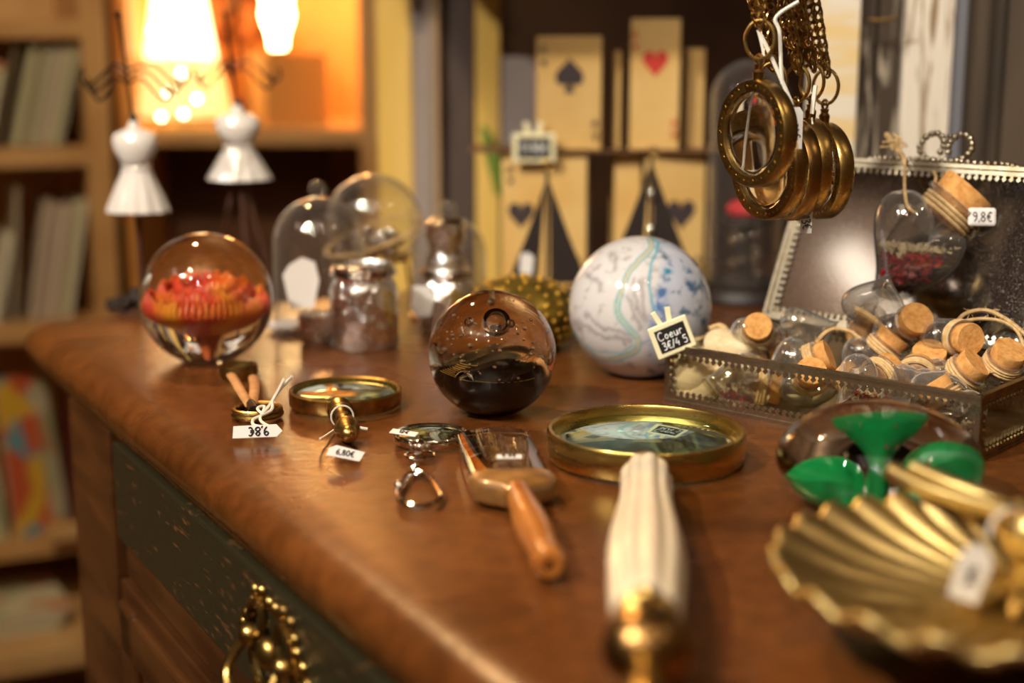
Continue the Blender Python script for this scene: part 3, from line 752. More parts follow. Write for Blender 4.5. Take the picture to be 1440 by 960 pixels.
obj('centre_boss', mb, M['gold'], t)
# coral-like gold twig lying across it
t = thing('gold_twig', 'two pronged gold twig ornament resting on the shell dish, with paper price tag', 'ornament', (ctr.x, ctr.y, T))
def rw(px, py, Y): q = p(px, py, Y) - Vector(t.location); return tuple(q)
obj('prong', MB().tube(smooth_path([rw(1254, 662, .590), rw(1300, 686, .575), rw(1360, 705, .56), rw(1420, 722, .545), rw(1470, 745, .53)]), [.0036] * 4 + [.0042] * 8 + [.005] * 30, 10) if False else MB().tube(smooth_path([rw(1254, 662, .590), rw(1300, 686, .575), rw(1360, 705, .56), rw(1420, 722, .545), rw(1470, 745, .53)]), .0040, 12), M['gold'], t)
obj('prong', MB().tube(smooth_path([rw(1284, 657, .585), rw(1330, 678, .572), rw(1390, 700, .558), rw(1430, 720, .545), rw(1470, 745, .53)]), .0036, 12), M['gold'], t)
mb = MB().sphere(rw(1455, 752, .525), .0125, 20, 12).tube([rw(1455, 752, .525), (.022, .026, .016)], .007, 14)
obj('knob', mb, M['gold'], t)
obj('string', MB().tube(smooth_path([rw(1450, 722, .520), rw(1420, 716, .507), rw(1398, 730, .503), rw(1390, 755, .502)]), .0009, 6), M['string'], t)
tg = obj('price_tag', MB().prism([(-.0055, -.0105), (.0055, -.0105), (.0062, .006), (.0025, .0110), (-.0025, .0110), (-.0062, .006)], -.0003, .0003), M['paper'], t, loc=rw(1366, 806, .500), rot=(R_(-12), R_(19), R_(-6)), smooth=0)
write('14E', .0048, .00035, Tm(0, -.0007, -.001) @ Rm(R_(80), 'Y'), M['ink'], tg)
# ---------------------------------------------------------------- glass box with its lid open
BA = Vector((.74, -.67, 0)).normalized(); BB = Vector((.67, .74, 0)).normalized()
BO = Vector((.0995, .888, 0)); BL, BW, BH = .208, .115, .037
box = thing('glass_display_box', 'glass trinket box with perforated tin edges, lid open, full of small corked bottles', 'box', (BO.x, BO.y, T), (0, 0, math.atan2(BA.y, BA.x)))
def in_box(x, y, z): return Vector(box.location) + BA * x + BB * y + Vector((0, 0, z))
def teeth(mb, a, b, drop, step=.0047, s=.0013, mi=0):
    """row of little punched drops hanging from an edge a->b towards drop"""
    a, b, drop = Vector(a), Vector(b), Vector(drop); n = max(2, int((b - a).length / step)); d = (b - a).normalized(); nn = d.cross(drop).normalized()
    for i in range(n):
        c = a + d * step * (i + .5)
        out = []
        for (u, v) in ((-1.2, 0), (-.5, 1.0), (-1.25, 2.0), (0, 3.3), (1.25, 2.0), (.5, 1.0), (1.2, 0)):
            out.append(c + d * s * u + drop * s * v)
        vs = [q + nn * .0007 for q in out] + [q - nn * .0007 for q in out]; k = len(out)
        mb.add(vs, [tuple(range(k)), tuple(reversed(range(k, 2 * k)))] + [(q, q + k, (q + 1) % k + k, (q + 1) % k) for q in range(k)], mi=mi)
def box_build():
    L, W, H = BL, BW, BH
    obj('base', MB().box((L / 2, W / 2, .0012), (L, W, .0024)), M['tin_dark'], box, smooth=0, bevel=.0005)
    cs = [(0, 0), (L, 0), (L, W), (0, W)]
    for i in range(4):
        (x0, y0), (x1, y1) = cs[i], cs[(i + 1) % 4]
        mm = MB(); a = Vector((x0, y0, 0)); b = Vector((x1, y1, 0)); d = (b - a).normalized(); nn = Vector((d.y, -d.x, 0))
        c = (a + b) / 2
        Mx = Matrix(((d.x, nn.x, 0, c.x), (d.y, nn.y, 0, c.y), (0, 0, 1, 0), (0, 0, 0, 1)))
        obj('glass_pane', MB().box((0, -.0008, H / 2), ((b - a).length - .002, .0012, H - .003), M=Mx), M['pane'], box, smooth=0)
        mm.box((0, 0, H), ((b - a).length + .002, .0036, .0022), M=Mx); mm.box((0, .0006, H - .0022), ((b - a).length, .0012, .0034), M=Mx)
        mm.box((0, 0, .0012), ((b - a).length + .003, .0036, .0026), M=Mx); mm.box((0, .0006, .0036), ((b - a).length, .0012, .0034), M=Mx)
        mm.box(((b - a).length / 2 - .0005, .0006, H / 2), (.003, .0016, H), M=Mx); mm.box((-(b - a).length / 2 + .0005, .0006, H / 2), (.003, .0016, H), M=Mx)
        o1 = nn * .0006
        teeth(mm, a + o1 + Vector((0, 0, H - .0036)), b + o1 + Vector((0, 0, H - .0036)), (0, 0, -1))
        teeth(mm, a + o1 + Vector((0, 0, .0050)), b + o1 + Vector((0, 0, .0050)), (0, 0, 1))
        teeth(mm, a + o1 + d * .002 + Vector((0, 0, .004)), a + o1 + d * .002 + Vector((0, 0, H - .004)), d)
        teeth(mm, b + o1 - d * .002 + Vector((0, 0, .004)), b + o1 - d * .002 + Vector((0, 0, H - .004)), -d)
        obj('edge_trim', mm, M['tin'] if i != 1 else M['tin_dark'], box, smooth=0)
    # lid, hinged at the rear, leaning back
    phi = R_(64); Lh = .118
    e = Vector((0, math.cos(phi), math.sin(phi))); nrm = Vector((0, -math.sin(phi), math.cos(phi)))
    Ml = Matrix(((1, 0, 0, 0), (0, e.y, nrm.y, W + .001), (0, e.z, nrm.z, H + .002), (0, 0, 0, 1)))
    lid = obj('lid', MB().box((L / 2, Lh / 2, -.0016), (L, Lh, .0018), M=Ml), M['tin_dark'], box, smooth=0)
    obj('lid_mirror', MB().box((L / 2, Lh / 2, .0003), (L - .004, Lh - .004, .0014), M=Ml), M['mirror'], lid, smooth=0)
    mm = MB()
    for a, b, dr in (((0, 0, .002), (0, Lh, .002), (1, 0, 0)), ((0, Lh, .002), (L, Lh, .002), (0, -1, 0)), ((L, Lh, .002), (L, 0, .002), (-1, 0, 0)), ((L, 0, .002), (0, 0, .002), (0, 1, 0))):
        k = MB(); a, b, dr = Vector(a), Vector(b), Vector(dr); d = (b - a).normalized()
        c = (a + b) / 2 + dr * .0022
        s = (abs(d.x) * (b - a).length + .0044 * abs(d.y), abs(d.y) * (b - a).length + .0044 * abs(d.x), .0022)
        k.box(c, s); k.box(c - dr * .0022, (s[0] if abs(d.x) > .5 else .0028, s[1] if abs(d.y) > .5 else .0028, .0055))
        teeth(k, a + dr * .0042, b + dr * .0042, dr)
        mm.add(k.v, k.f, Ml)
    obj('lid_trim', mm, M['tin'], lid, smooth=0)
    # beaded scroll ornament on the lid's top edge
    mm = MB(); xc = .098
    def beads(path, s):
        P = smooth_path([(xc + (a - xc) * 1.25, Lh + b * 1.35, .002) for a, b in path], 10); acc = 0; last = P[0]; mm.sphere(last, s, 10, 7, M=Ml)
        for q in P[1:]:
            if (q - last).length > s * 1.55: mm.sphere(q, s, 10, 7, M=Ml); last = q
    for sg in (-1, 1):
        beads([(xc + sg * .002, .003), (xc + sg * .009, .0035), (xc + sg * .0145, .009), (xc + sg * .012, .0155), (xc + sg * .006, .017), (xc + sg * .0015, .012), (xc + sg * .003, .005)], .0023)
        beads([(xc + sg * .011, .003), (xc + sg * .022, .0026), (xc + sg * .034, .0028), (xc + sg * .042, .0015)], .0021)
        beads([(xc, .010), (xc, .018)], .0019)
    obj('lid_ornament', mm, M['tin'], lid, smooth=180)
    return Ml, Lh
ML, LH = box_build()
MLW = Matrix.Translation(box.location) @ Matrix.Rotation(math.atan2(BA.y, BA.x), 4, 'Z') @ ML

# ---------------------------------------------------------------- heart bottles
def heart_shell(s, thick, n=40, m=14):
    """inflated heart, notch towards +z"""
    mb = MB(); vs = []; fs = []
    out = []
    for i in range(n):
        a = 2 * PI * i / n
        x = 16 * math.sin(a) ** 3; y = 13 * math.cos(a) - 5 * math.cos(2 * a) - 2 * math.cos(3 * a) - math.cos(4 * a)
        out.append((x / 17 * s, (y - .5) / 17 * s))
    vs.append((0, -thick, 0))
    for k in range(1, m):
        t = PI * k / m; f = math.sin(t) ** .62; yy = -math.cos(t) * thick
        for x, z in out: vs.append((x * f, yy, z * f))
    vs.append((0, thick, 0)); N = len(vs)
    for i in range(n):
        j = (i + 1) % n
        fs.append((0, 1 + i, 1 + j))
        for k in range(m - 2): fs.append((1 + k * n + i, 1 + (k + 1) * n + i, 1 + (k + 1) * n + j, 1 + k * n + j))
        fs.append((N - 1, 1 + (m - 2) * n + j, 1 + (m - 2) * n + i))
    return mb.add(vs, fs)
def red_fill(s, thick, down, seed=1, lvl=.35, cnt=140):
    """crystals lying in the low part of the heart; down is a unit vector in the heart's own frame"""
    rnd = random.Random(seed); mb = MB(); mc = MB(); down = Vector(down).normalized(); side = down.cross(Vector((0, 1, 0))).normalized()
    k = 0; tries = 0
    while k < cnt and tries < 6000:
        tries += 1
        x, z = rnd.uniform(-s, s), rnd.uniform(-s, s); q = Vector((x, rnd.uniform(-.6, .6) * thick, z))
        h = q.dot(down) / s
        if h < lvl or not inside_heart(x / s / .86, z / s / .86): continue
        k += 1; r = rnd.uniform(.0012, .0024) * (s / .017) ** .5
        Mx = Tm(*q) @ Euler((rnd.random() * 6, rnd.random() * 6, 0)).to_matrix().to_4x4()
        (mb if h > lvl + .12 else mc).add([(0, 0, r), (r, 0, -r * .5), (-r * .6, r * .8, -r * .4), (-r * .5, -r * .8, -r * .3)], [(0, 1, 2), (0, 2, 3), (0, 3, 1), (1, 3, 2)], Mx)
    return mb, mc
def inside_heart(x, z):
    x = abs(x) * 17 / 16; y = z * 17 + .5
    # polygon test on sampled outline
    pts = []
    c = False
    global _HP
    try: _HP
    except NameError:
        _HP = []
        for i in range(48):
            a = 2 * PI * i / 48
            _HP.append((math.sin(a) ** 3, 13 * math.cos(a) - 5 * math.cos(2 * a) - 2 * math.cos(3 * a) - math.cos(4 * a)))
    j = 47
    for i in range(48):
        xi, yi = _HP[i]; xj, yj = _HP[j]
        if ((yi > y) != (yj > y)) and (x < (xj - xi) * (y - yi) / (yj - yi) + xi): c = not c
        j = i
    return c
def heart_bottle(s, label, red=True, twine=True, seed=1, group='corked heart bottles in the glass box'):
    t = thing('heart_bottle', label, 'bottle', group=group)
    thick = s * .52
    obj('glass_body', heart_shell(s, thick), M['bottle'], t, smooth=70)
    zn = s * .22; rn = s * .46
    obj('neck', MB().lathe([(rn * .8, zn), (rn * .92, zn + s * .2), (rn, zn + s * .45), (rn * 1.08, zn + s * .62), (rn * 1.2, zn + s * .66), (rn * 1.2, zn + s * .72), (rn * 1.05, zn + s * .74)], 28, cap=False), M['bottle'], t, smooth=60)
    obj('cork', MB().lathe([(rn * .84, zn + s * .34), (rn * .93, zn + s * .36), (rn * 1.05, zn + s * 1.0), (rn * 1.0, zn + s * 1.04)], 24), M['cork'], t, smooth=40)
    if twine:
        mb = MB()
        for k in range(3): mb.ring((0, 0, zn + s * (.40 + .09 * k)), rn * 1.12, s * .055, n=24, m=6)
        obj('twine', mb, M['twine'], t)
    return t
def fill(t, s, down, seed=1, lvl=.25, cnt=90):
    a, b = red_fill(s, s * .5, down, seed, lvl, cnt)
    if a.v: stuff(obj('red_crystals', a, M['red_bits'], t, smooth=0))
    if b.v: stuff(obj('cream_flakes', b, M['salt'], t, smooth=0))
def place(t, loc, axis, roll=0.0):
    """local z (towards the cork) along axis, broad face turned to roll"""
    q = Vector(axis).normalized().to_track_quat('Z', 'Y').to_euler()
    t.rotation_mode = 'QUATERNION'
    t.rotation_quaternion = Vector(axis).normalized().to_track_quat('Z', 'Y') @ Matrix.Rotation(roll, 3, 'Z').to_quaternion()
    t.location = loc
# hanging bottle
def face(axis, toward=(0, -1, .15)):
    z = Vector(axis).normalized(); y = -Vector(toward); y = (y - z * y.dot(z)).normalized(); x = y.cross(z)
    return Matrix((x, y, z)).transposed().to_quaternion()
Yh = .925; s = .0395
t = heart_bottle(s, 'heart shaped bottle of red crystals hung from the open lid, with white price sticker', twine=False, group='hanging heart bottle')
t.rotation_mode = 'QUATERNION'; ax = Vector((.66, -.05, .75)); t.rotation_quaternion = face(ax, (.05, -1, .2)); t.location = p(1288, 345, Yh)
inv = t.rotation_quaternion.inverted()
dn = inv @ Vector((0, 0, -1)); fill(t, s, dn, 4, .0, 1000)
zn = s * .22; rn = s * .42
mb = MB()
for k in range(3): mb.ring((0, 0, zn + s * (.42 + .08 * k)), rn * 1.12, s * .035, n=28, m=6)
obj('twine', mb, M['twine'], t)
orn = MLW @ Vector((.098, LH + .017, .004)); 
def hw(q): return tuple(inv @ (Vector(q) - t.location))
a0 = p(1300, 297, Yh - .018)
pts = smooth_path([hw(p(1288, 300, Yh - .016)), hw(p(1276, 290, Yh - .018)), hw(p(1272, 260, Yh - .006)), hw(p(1272, 228, Yh + .03)), hw(p(1264, 212, Yh + .045)), hw(p(1252, 196, Yh + .045)), hw(p(1246, 188, Yh + .045))], 5)
mb = MB().tube(pts, [.0011] * 16 + [.0019] * (len(pts) - 16), 7)
for k in range(14):
    rr = random.uniform(.0006, .0012); q = Vector(hw(p(1256 + random.uniform(-9, 9), 202 + random.uniform(-9, 9), Yh + .045)))
    mb.tube([q, q + Vector((random.uniform(-.006, .006), random.uniform(-.004, .004), random.uniform(-.006, .006)))], .0007, 5)
mb.tube(smooth_path([hw(p(1318, 300, Yh - .012)), hw(p(1312, 270, Yh)), hw(p(1316, 248, Yh + .012)), hw(p(1304, 236, Yh + .035)), hw(p(1285, 232, Yh + .045))], 5), .0012, 6)
obj('hanging_cord', mb, M['twine'], t)
tg = obj('price_sticker', MB().box((0, 0, 0), (.0175, .0036, .0118)), M['paper'], t, smooth=0, bevel=.003)
tg.rotation_mode = 'QUATERNION'; tg.rotation_quaternion = inv @ Euler((R_(-10), 0, R_(-4))).to_quaternion(); tg.location = hw(p(1381, 305, Yh - .022))
write('9,8E', .0058, .00032, Tm(0, -.0021, 0), M['ink'], tg)

# pile of bottles: cork position in the photograph, distance, axis direction, size, label, content
PILE = [
 (1066, 459, .885, (-.15, -.9, .45), .0165, 'corked heart bottle leftmost in the glass box, its cork facing out', 0),
 (1136, 470, .905, (-.75, .1, -.35), .0190, 'clear heart bottle beside the leftmost cork, lobe standing up', 0),
 (1246, 424, .905, (-.2, .4, -.9), .0200, 'upended heart bottle, highest bulb in the glass box pile', 0),
 (1314, 441, .880, (.1, -.85, .55), .0190, 'heart bottle with round cork end uppermost in the pile', 0),
 (1256, 474, .870, (.55, -.1, .75), .0190, 'heart bottle with twine wound cork, under the two highest ones', 0),
 (1307, 497, .850, (-.15, -.55, .80), .0190, 'heart bottle with oval cork end at the centre of the pile', 0),
 (1370, 512, .830, (.5, -.35, .65), .0190, 'heart bottle with wide cork lying near the box corner', 1),
 (1388, 468, .860, (.3, -.9, .1), .0180, 'heart bottle whose cork shows through its ribbed glass', 0),
 (1162, 500, .860, (.85, -.3, .45), .0180, 'heart bottle with small leaning cork at the middle of the front pane', 0),
 (1141, 523, .845, (-.1, -.75, .65), .0175, 'heart bottle with cork pressed low against the front pane', 0),
 (1428, 492, .835, (.2, -.5, .8), .0190, 'heart bottle tied with thick twine at the right end of the pile', 1),
 (1322, 548, .800, (.1, .7, -.4), .0165, 'small glass bulb lying by the near right corner of the box', 0),
 (1225, 528, .815, (.7, .5, .3), .0190, 'clear heart bottle lying along the front pane', 1),
 (1082, 578, .868, (.8, -.1, -.1), .0190, 'heart bottle of red crystals lying on the box floor', 1),
 (1185, 540, .850, (-.6, .6, .5), .0180, 'heart bottle half buried under the front corks', 1),
 (1400, 590, .765, (-.4, .3, .6), .0185, 'heart bottle of dark red crystals behind the end pane', 1),
 (1290, 520, .840, (.3, .8, .2), .0190, 'heart bottle below the oval cork, neck pointing back', 0),
]
XLIM = (.022, BL - .022); YLIM = (.020, BW - .020)
for k, (px, py, Y, ax, s, lab, red) in enumerate(PILE):
    s *= 1.14; t = heart_bottle(s, lab, twine=(k not in (1, 2, 3, 11)), seed=k)
    ax = Vector(ax).normalized()
    cork = p(px, py, Y); loc = cork - ax * s * 1.15
    if k in (1, 2, 11): loc = cork
    # keep it within the box
    for it in range(4):
        rel_ = loc - Vector(box.location); x, y, z = rel_.dot(BA), rel_.dot(BB), rel_.z
        z2 = max(z, s * .55 + .003); x2 = min(max(x, XLIM[0]), XLIM[1]); y2 = min(max(y, YLIM[0]), YLIM[1])
        loc = in_box(x2, y2, z2)
    t.rotation_mode = 'QUATERNION'; t.location = loc
    t.rotation_quaternion = face(ax, (-.05 + .3 * math.sin(k * 2.1), -1, .3 + .2 * math.cos(k * 1.7)))
    if abs(ax.y) > .8: t.rotation_quaternion = face(ax, (.1, -.2, 1))
    if red:
        dn = t.rotation_quaternion.inverted() @ Vector((0, 0, -1)); fill(t, s, dn, k, .05, 110)
# loose twine ends
def cord(pts, lab, r=.0011):
    mb = MB()
    P = smooth_path(pts, 6); mb.tube(P, r, 6)
    rnd = random.Random(len(lab))
    for i in range(0, len(P), 2):
        q = P[i]; mb.tube([q, q + Vector((rnd.uniform(-.004, .004), rnd.uniform(-.003, .003), rnd.uniform(-.002, .005)))], .00018, 3)
    return tag(obj('twine_cord', mb, M['twine']), lab, 'twine', 'twine ends over the bottles')
cord([p(1340, 462, .865), p(1356, 442, .868), p(1385, 436, .870), p(1412, 447, .862), p(1436, 465, .850), p(1460, 490, .84)], 'thick twine loop arching over the right of the bottles', .0013)
cord([p(1352, 452, .860), p(1380, 448, .862), p(1410, 452, .858), p(1432, 468, .846), p(1440, 500, .835), p(1415, 520, .83), p(1390, 523, .826)], 'lower twine strand curling to the right end of the pile', .0011)
cord([p(1385, 437, .872), p(1405, 436, .874), p(1425, 432, .878)], 'frayed twine end sticking out to the right', .0007)
cord([p(1202, 434, .885), p(1215, 440, .883), p(1230, 450, .880), p(1242, 462, .874)], 'knotted twine end left of the highest bulb', .0021)
cord([p(1148, 482, .872), p(1160, 468, .874), p(1175, 462, .876), p(1195, 466, .874), p(1212, 478, .872)], 'twine loop over the middle of the front pane', .0013)
cord([p(1300, 520, .838), p(1330, 516, .836), p(1360, 520, .833), p(1385, 533, .826)], 'twine strand below the oval corks', .0012)
# shells and cotton at the left of the box
def shell_stone(px, py, Y, sx, sy, sz, rot, lab, ribs=0, name='seashell', mat='pebble'):
    sx, sy, sz = sx * 1.12, sy * 1.1, sz * 1.1
    mb = MB().sphere((0, 0, 0), 1, 28, 18)
    mb.v = [(x * sx * (1 + (.06 * math.cos(ribs * math.atan2(y, z)) if ribs else 0)) * (1 - .25 * x), y * sy * (1 - .35 * x), z * sz * (1 - .35 * x)) for x, y, z in mb.v]
    loc = p(px, py, Y); rl = loc - Vector(box.location)
    hh = max(sz, abs(math.sin(rot[1])) * sx) * .9
    loc = in_box(min(max(rl.dot(BA), .010), BL - .02), min(max(rl.dot(BB), sy * 1.1 + .002), BW - .02), max(rl.z, hh + .003))
    o = obj(name, mb, M[mat], None, loc, rot, smooth=180); return tag(o, lab, 'shell', 'shells in the glass box')
shell_stone(968, 566, .90, .013, .011, .012, (0, R_(10), R_(20)), 'rounded beige shell in the left corner of the box')
shell_stone(1004, 552, .893, .021, .0085, .009, (0, R_(-30), R_(10)), 'long ribbed pale shell leaning behind the front pane', 14)
shell_stone(1040, 556, .91, .022, .014, .017, (0, R_(-20), R_(-30)), 'large brown shell in the middle of the front pane', 8)
shell_stone(1000, 520, .92, .024, .014, .014, (0, R_(-10), R_(-20)), 'large tan shell at the back of the left corner', 9)
shell_stone(994, 479, .93, .013, .010, .009, (0, R_(8), R_(40)), 'smooth cream shell on top at the left end')
shell_stone(1040, 488, .905, .014, .010, .008, (0, R_(0), R_(-40)), 'cream shell just behind the rim', 12)
shell_stone(1110, 480, .925, .016, .012, .012, (0, R_(-60), R_(-40)), 'pinkish cream shell under the standing glass lobe', 10)
mb = MB().sphere((0, 0, 0), 1, 26, 16)
mb.v = [tuple(Vector((x * .016, y * .010, z * .011)) * (1 + .55 * noise.noise(Vector((x * 2.2, y * 2.2, z * 2.2))))) for x, y, z in mb.v]
o = obj('cotton_scrap', mb, M['cloth'], None, in_box(.030, .055, .036), None, smooth=180); tag(o, 'crumpled raw cotton scrap among the shells at the left', 'cloth')
for k, (px, py, Y, a) in enumerate(((1012, 470, .91, .3), (1028, 480, .9, 1.2))):
    pass
cord([p(1000, 462, .93), p(1012, 458, .925), p(1022, 466, .92), p(1030, 482, .91), p(1022, 492, .905)], 'raw cotton tie curling over the shells', .0022)

# chalk label clipped on the box corner
c = p(945, 474, .878)
t = thing('chalk_label', 'small chalkboard clip reading Coeur on the left corner of the glass box', 'label', c, (R_(-6), R_(-21), R_(8)), 'chalkboard clips')
def chalk_label(t, w_, h_, depth=.0022):
    o = obj('frame', MB().box((0, 0, 0), (w_, depth, h_)), M['cream_plastic'], t, smooth=0, bevel=min(w_, h_) * .13, seg=4)
    obj('slate', MB().box((0, -depth / 2 - .0001, 0), (w_ * .76, .0006, h_ * .70)), M['slate'], t, smooth=0, bevel=.0002)
    for sg, a in ((-1, -12), (1, 12)):
        obj('clip_arm', MB().box((0, .002, h_ * .22), (w_ * .13, .0022, h_ * .62)), M['cream_plastic'], t, loc=(sg * w_ * .10 - w_ * .02, .001, h_ * .36), rot=(0, R_(a), 0), smooth=0, bevel=.0004)
chalk_label(t, .0262, .0212)
write('Coeur', .0054, .00034, Tm(-.0004, -.0016, .0032), M['chalk'], t)
write('3E/4 5', .0048, .00034, Tm(.0006, -.0016, -.0036), M['chalk'], t)

# ---------------------------------------------------------------- hanging loupe pendants
def link_chain(pts, pitch, r, wire, name, parent, mat):
    P = smooth_path(pts, 8); mb = MB(); acc = 0; k = 0
    L = [0]
    for i in range(1, len(P)): L.append(L[-1] + (P[i] - P[i - 1]).length)
    n = int(L[-1] / pitch); j = 0
    for q in range(n + 1):
        s = q * pitch
        while j < len(L) - 2 and L[j + 1] < s: j += 1
        f = (s - L[j]) / max(1e-9, L[j + 1] - L[j]); c = P[j].lerp(P[j + 1], min(1, f)); d = (P[j + 1] - P[j]).normalized()
        sd = d.orthogonal().normalized(); sd = Matrix.Rotation(R_(40 if q % 2 else -50) + .2, 3, d) @ sd
        mb.ring(c, r * 1.35, wire, n=12, m=5, axes=(tuple(d), tuple(sd)), sy=.68)
    return obj(name, mb, mat, parent)
PEND = [  # centre px,py, distance, yaw, radius, top of chain px, label
 (1064, 188, .800, 60, .0298, 1070, 'nearest hanging brass loupe, its engraved rim turned to the camera'),
 (1082, 238, .845, 60, .0300, 1080, 'brass loupe hanging lowest left, behind the nearest one'),
 (1116, 240, .860, 77, .0300, 1100, 'brass loupe in the middle of the bunch, seen nearly edge on'),
 (1137, 232, .872, 82, .0285, 1112, 'brass loupe second from the right of the bunch'),
 (1156, 240, .890, 71, .0300, 1138, 'rightmost brass loupe of the hanging bunch'),
]
for k, (px, py, Y, yaw, R, tx, lab) in enumerate(PEND):
    c = p(px, py, Y)
    t = thing('loupe_pendant', lab, 'magnifier', c, (R_(0), R_(0), R_(-yaw) + math.pi), 'hanging brass loupes')
    # local: face along -y after half turn; disc axis = y
    Mx = Rm(R_(90), 'X')
    pr = [(R * .77, -.003), (R * .79, -.0050), (R * .97, -.0050), (R, -.0036), (R, .0036), (R * .97, .0050), (R * .79, .0050), (R * .77, .003)]
    obj('rim', MB().lathe(pr + [pr[0]], 64, M=Mx, cap=False), M['brass'] if k not in (2,) else M['dark_brass'], t, smooth=35)
    mb = MB()
    for sgn in (-1, 1):
        for q in range(44):
            a = 2 * PI * q / 44
            L_ = R * (.035 + .03 * ((q * 7) % 3) / 2)
            mb.box((0, 0, 0), (L_, .0006, .0010), M=Rm(a, 'Y') @ Tm(0, sgn * .0050, R * .88) @ Rm(R_(((q * 37) % 90)), 'Y'))
    stuff(obj('engraving', mb, M['bright_brass'], t, smooth=0))
    obj('lens', lens_mb(R * .772, -.0032, .0022, 40, .0064), M['glass'], t, rot=(R_(90), 0, 0), smooth=180)
    obj('loop', MB().lathe([(.0030, R - .001), (.0034, R + .004), (.0022, R + .0055), (.0028, R + .008)], 14).ring((0, 0, R + .0105), .0030, .0009, axes=((1, 0, 0), (0, 0, 1))), M['dark_brass'], t)
    rg = .0085
    obj('jump_ring', MB().ring((0, 0, R + .013 + rg), rg, .0011, n=28, axes=((.75, .6, 0), (0, 0, 1)), sy=1.25), M['brass'], t)
    top = p(tx, -60, Y if k else .835)
    loc = Matrix.Rotation(-t.rotation_euler.z, 3, 'Z') @ (top - c)
    loc0 = Vector((0, 0, R + .013 + rg * 2.2))
    mid = loc0.lerp(loc, .5)
    link_chain([loc0, mid, loc], .0050, .0036, .0009, 'chain', t, M['brass'] if k % 2 == 0 else M['dark_brass'])
    link_chain([loc0 + Vector((.003, 0, .001)), mid + Vector((.006, .002, 0)), loc + Vector((.005, 0, 0))], .0048, .0034, .00085, 'chain', t, M['dark_brass'])
    if k in (0, 3, 4):
        w_ = lambda q: Matrix.Rotation(-t.rotation_euler.z, 3, 'Z') @ (Vector(q) - c)
        if k == 0:
            obj('string', MB().tube(smooth_path([w_(p(1066, 42, .80)), w_(p(1078, 66, .80)), w_(p(1098, 110, .80)), w_(p(1114, 148, .80))]), .0012, 6).tube(smooth_path([w_(p(1066, 42, .80)), w_(p(1074, 80, .80)), w_(p(1066, 110, .80)), w_(p(1062, 180, .815)), w_(p(1053, 240, .815))]), .0008, 6).tube(smooth_path([w_(p(1123, 2, .80)), w_(p(1100, 16, .80)), w_(p(1090, 28, .80)), w_(p(1096, 45, .80)), w_(p(1098, 90, .80)), w_(p(1100, 118, .80))]), .0011, 6), M['string'], t)
            q, hh, ww, tx_ = w_(p(1118, 180, .80)), .0115, .0042, '14E'
        elif k == 4:
            obj('string', MB().tube(smooth_path([w_(p(1147, 120, .855)), w_(p(1144, 140, .855)), w_(p(1142, 160, .855)), w_(p(1146, 128, .855))]), .0013, 6), M['string'], t)
            continue
        else:
            obj('string', MB().tube(smooth_path([w_(p(1142, 165, .86)), w_(p(1145, 230, .855)), w_(p(1138, 292, .85))]), .0006, 6), M['string'], t)
            q, hh, ww, tx_ = w_(p(1134, 308, .85)), .0085, .0034, '13E'
        tg = obj('price_tag', MB().prism([(-ww, -hh), (ww, -hh), (ww, hh * .75), (ww * .5, hh), (-ww * .5, hh), (-ww, hh * .75)], -.0003, .0003), M['paper'], t, loc=q, rot=(0, 0, -t.rotation_euler.z + R_(-12)), smooth=0)
        write(tx_, .0050, .0003, Tm(0, -.0006, -.002) @ Rm(R_(78), 'Y'), M['ink'], tg)
hk = p(1100, -60, .86)
o = obj('hanging_rail', MB().tube([hk + Vector((-.25, .0, .004)), hk + Vector((.30, .0, .004))], .005, 12).tube([hk + Vector((.26, 0, .004)), hk + Vector((.26, .30, .004))], .005, 12), M['black_metal'])
tag(o, 'black metal rail above the frame that carries the loupe chains', 'rail')
# ---------------------------------------------------------------- planks behind the box
def planks(name, label, cat, specs, Y0, z0, rotz=0.0, joint=.0015):
    """specs: px0, px1, top (abs z), thickness, forward shift, material"""
    t = thing(name, label, cat, p((specs[0][0] + specs[-1][1]) / 2, 400, Y0).xy.to_3d() + Vector((0, 0, z0)), (0, 0, rotz))
    inv_ = Matrix.Rotation(-rotz, 3, 'Z')
    zc0 = (Y0 * math.cos(TH) + (.22) * 0) 
    for (a, b, top, th, fw, m) in specs:
        zc = Y0 / math.cos(TH) * .985
        xa, xb = (a - 720) / 2000 * zc, (b - 720) / 2000 * zc
        c = inv_ @ Vector(((xa + xb) / 2 - t.location.x, 0, 0))
        obj('plank', MB().box((c.x, th / 2 - fw, (top - z0) / 2), (abs(xb - xa) - joint, th, top - z0)), M[m], t, smooth=0, bevel=.0012)
    return t
planks('plank_shutter', 'old shutter of vertical painted planks standing behind the open box lid', 'shutter', [
    (1128, 1196, T + .46, .018, .004, 'stripe_paint'), (1196, 1222, T + .46, .014, -.006, 'weathered'), (1222, 1254, T + .46, .018, .0, 'weathered'),
    (1254, 1322, T + .46, .020, .008, 'cream_paint'), (1322, 1342, T + .46, .016, .004, 'slate_edge'), (1342, 1378, T + .46, .014, -.004, 'charcoal_wood'),
    (1378, 1402, T + .46, .014, -.010, 'charcoal_wood'), (1402, 1470, T + .46, .014, -.006, 'charcoal_wood'), (1470, 1560, T + .46, .014, -.006, 'charcoal_wood')], 1.17, T)
o = obj('wire_staple', MB().tube([p(1222, 28, 1.148), p(1238, 29, 1.144), p(1262, 25, 1.144)], .0014, 6), M['dark_brass']); tag(o, 'thin bent wire across the weathered plank', 'wire')
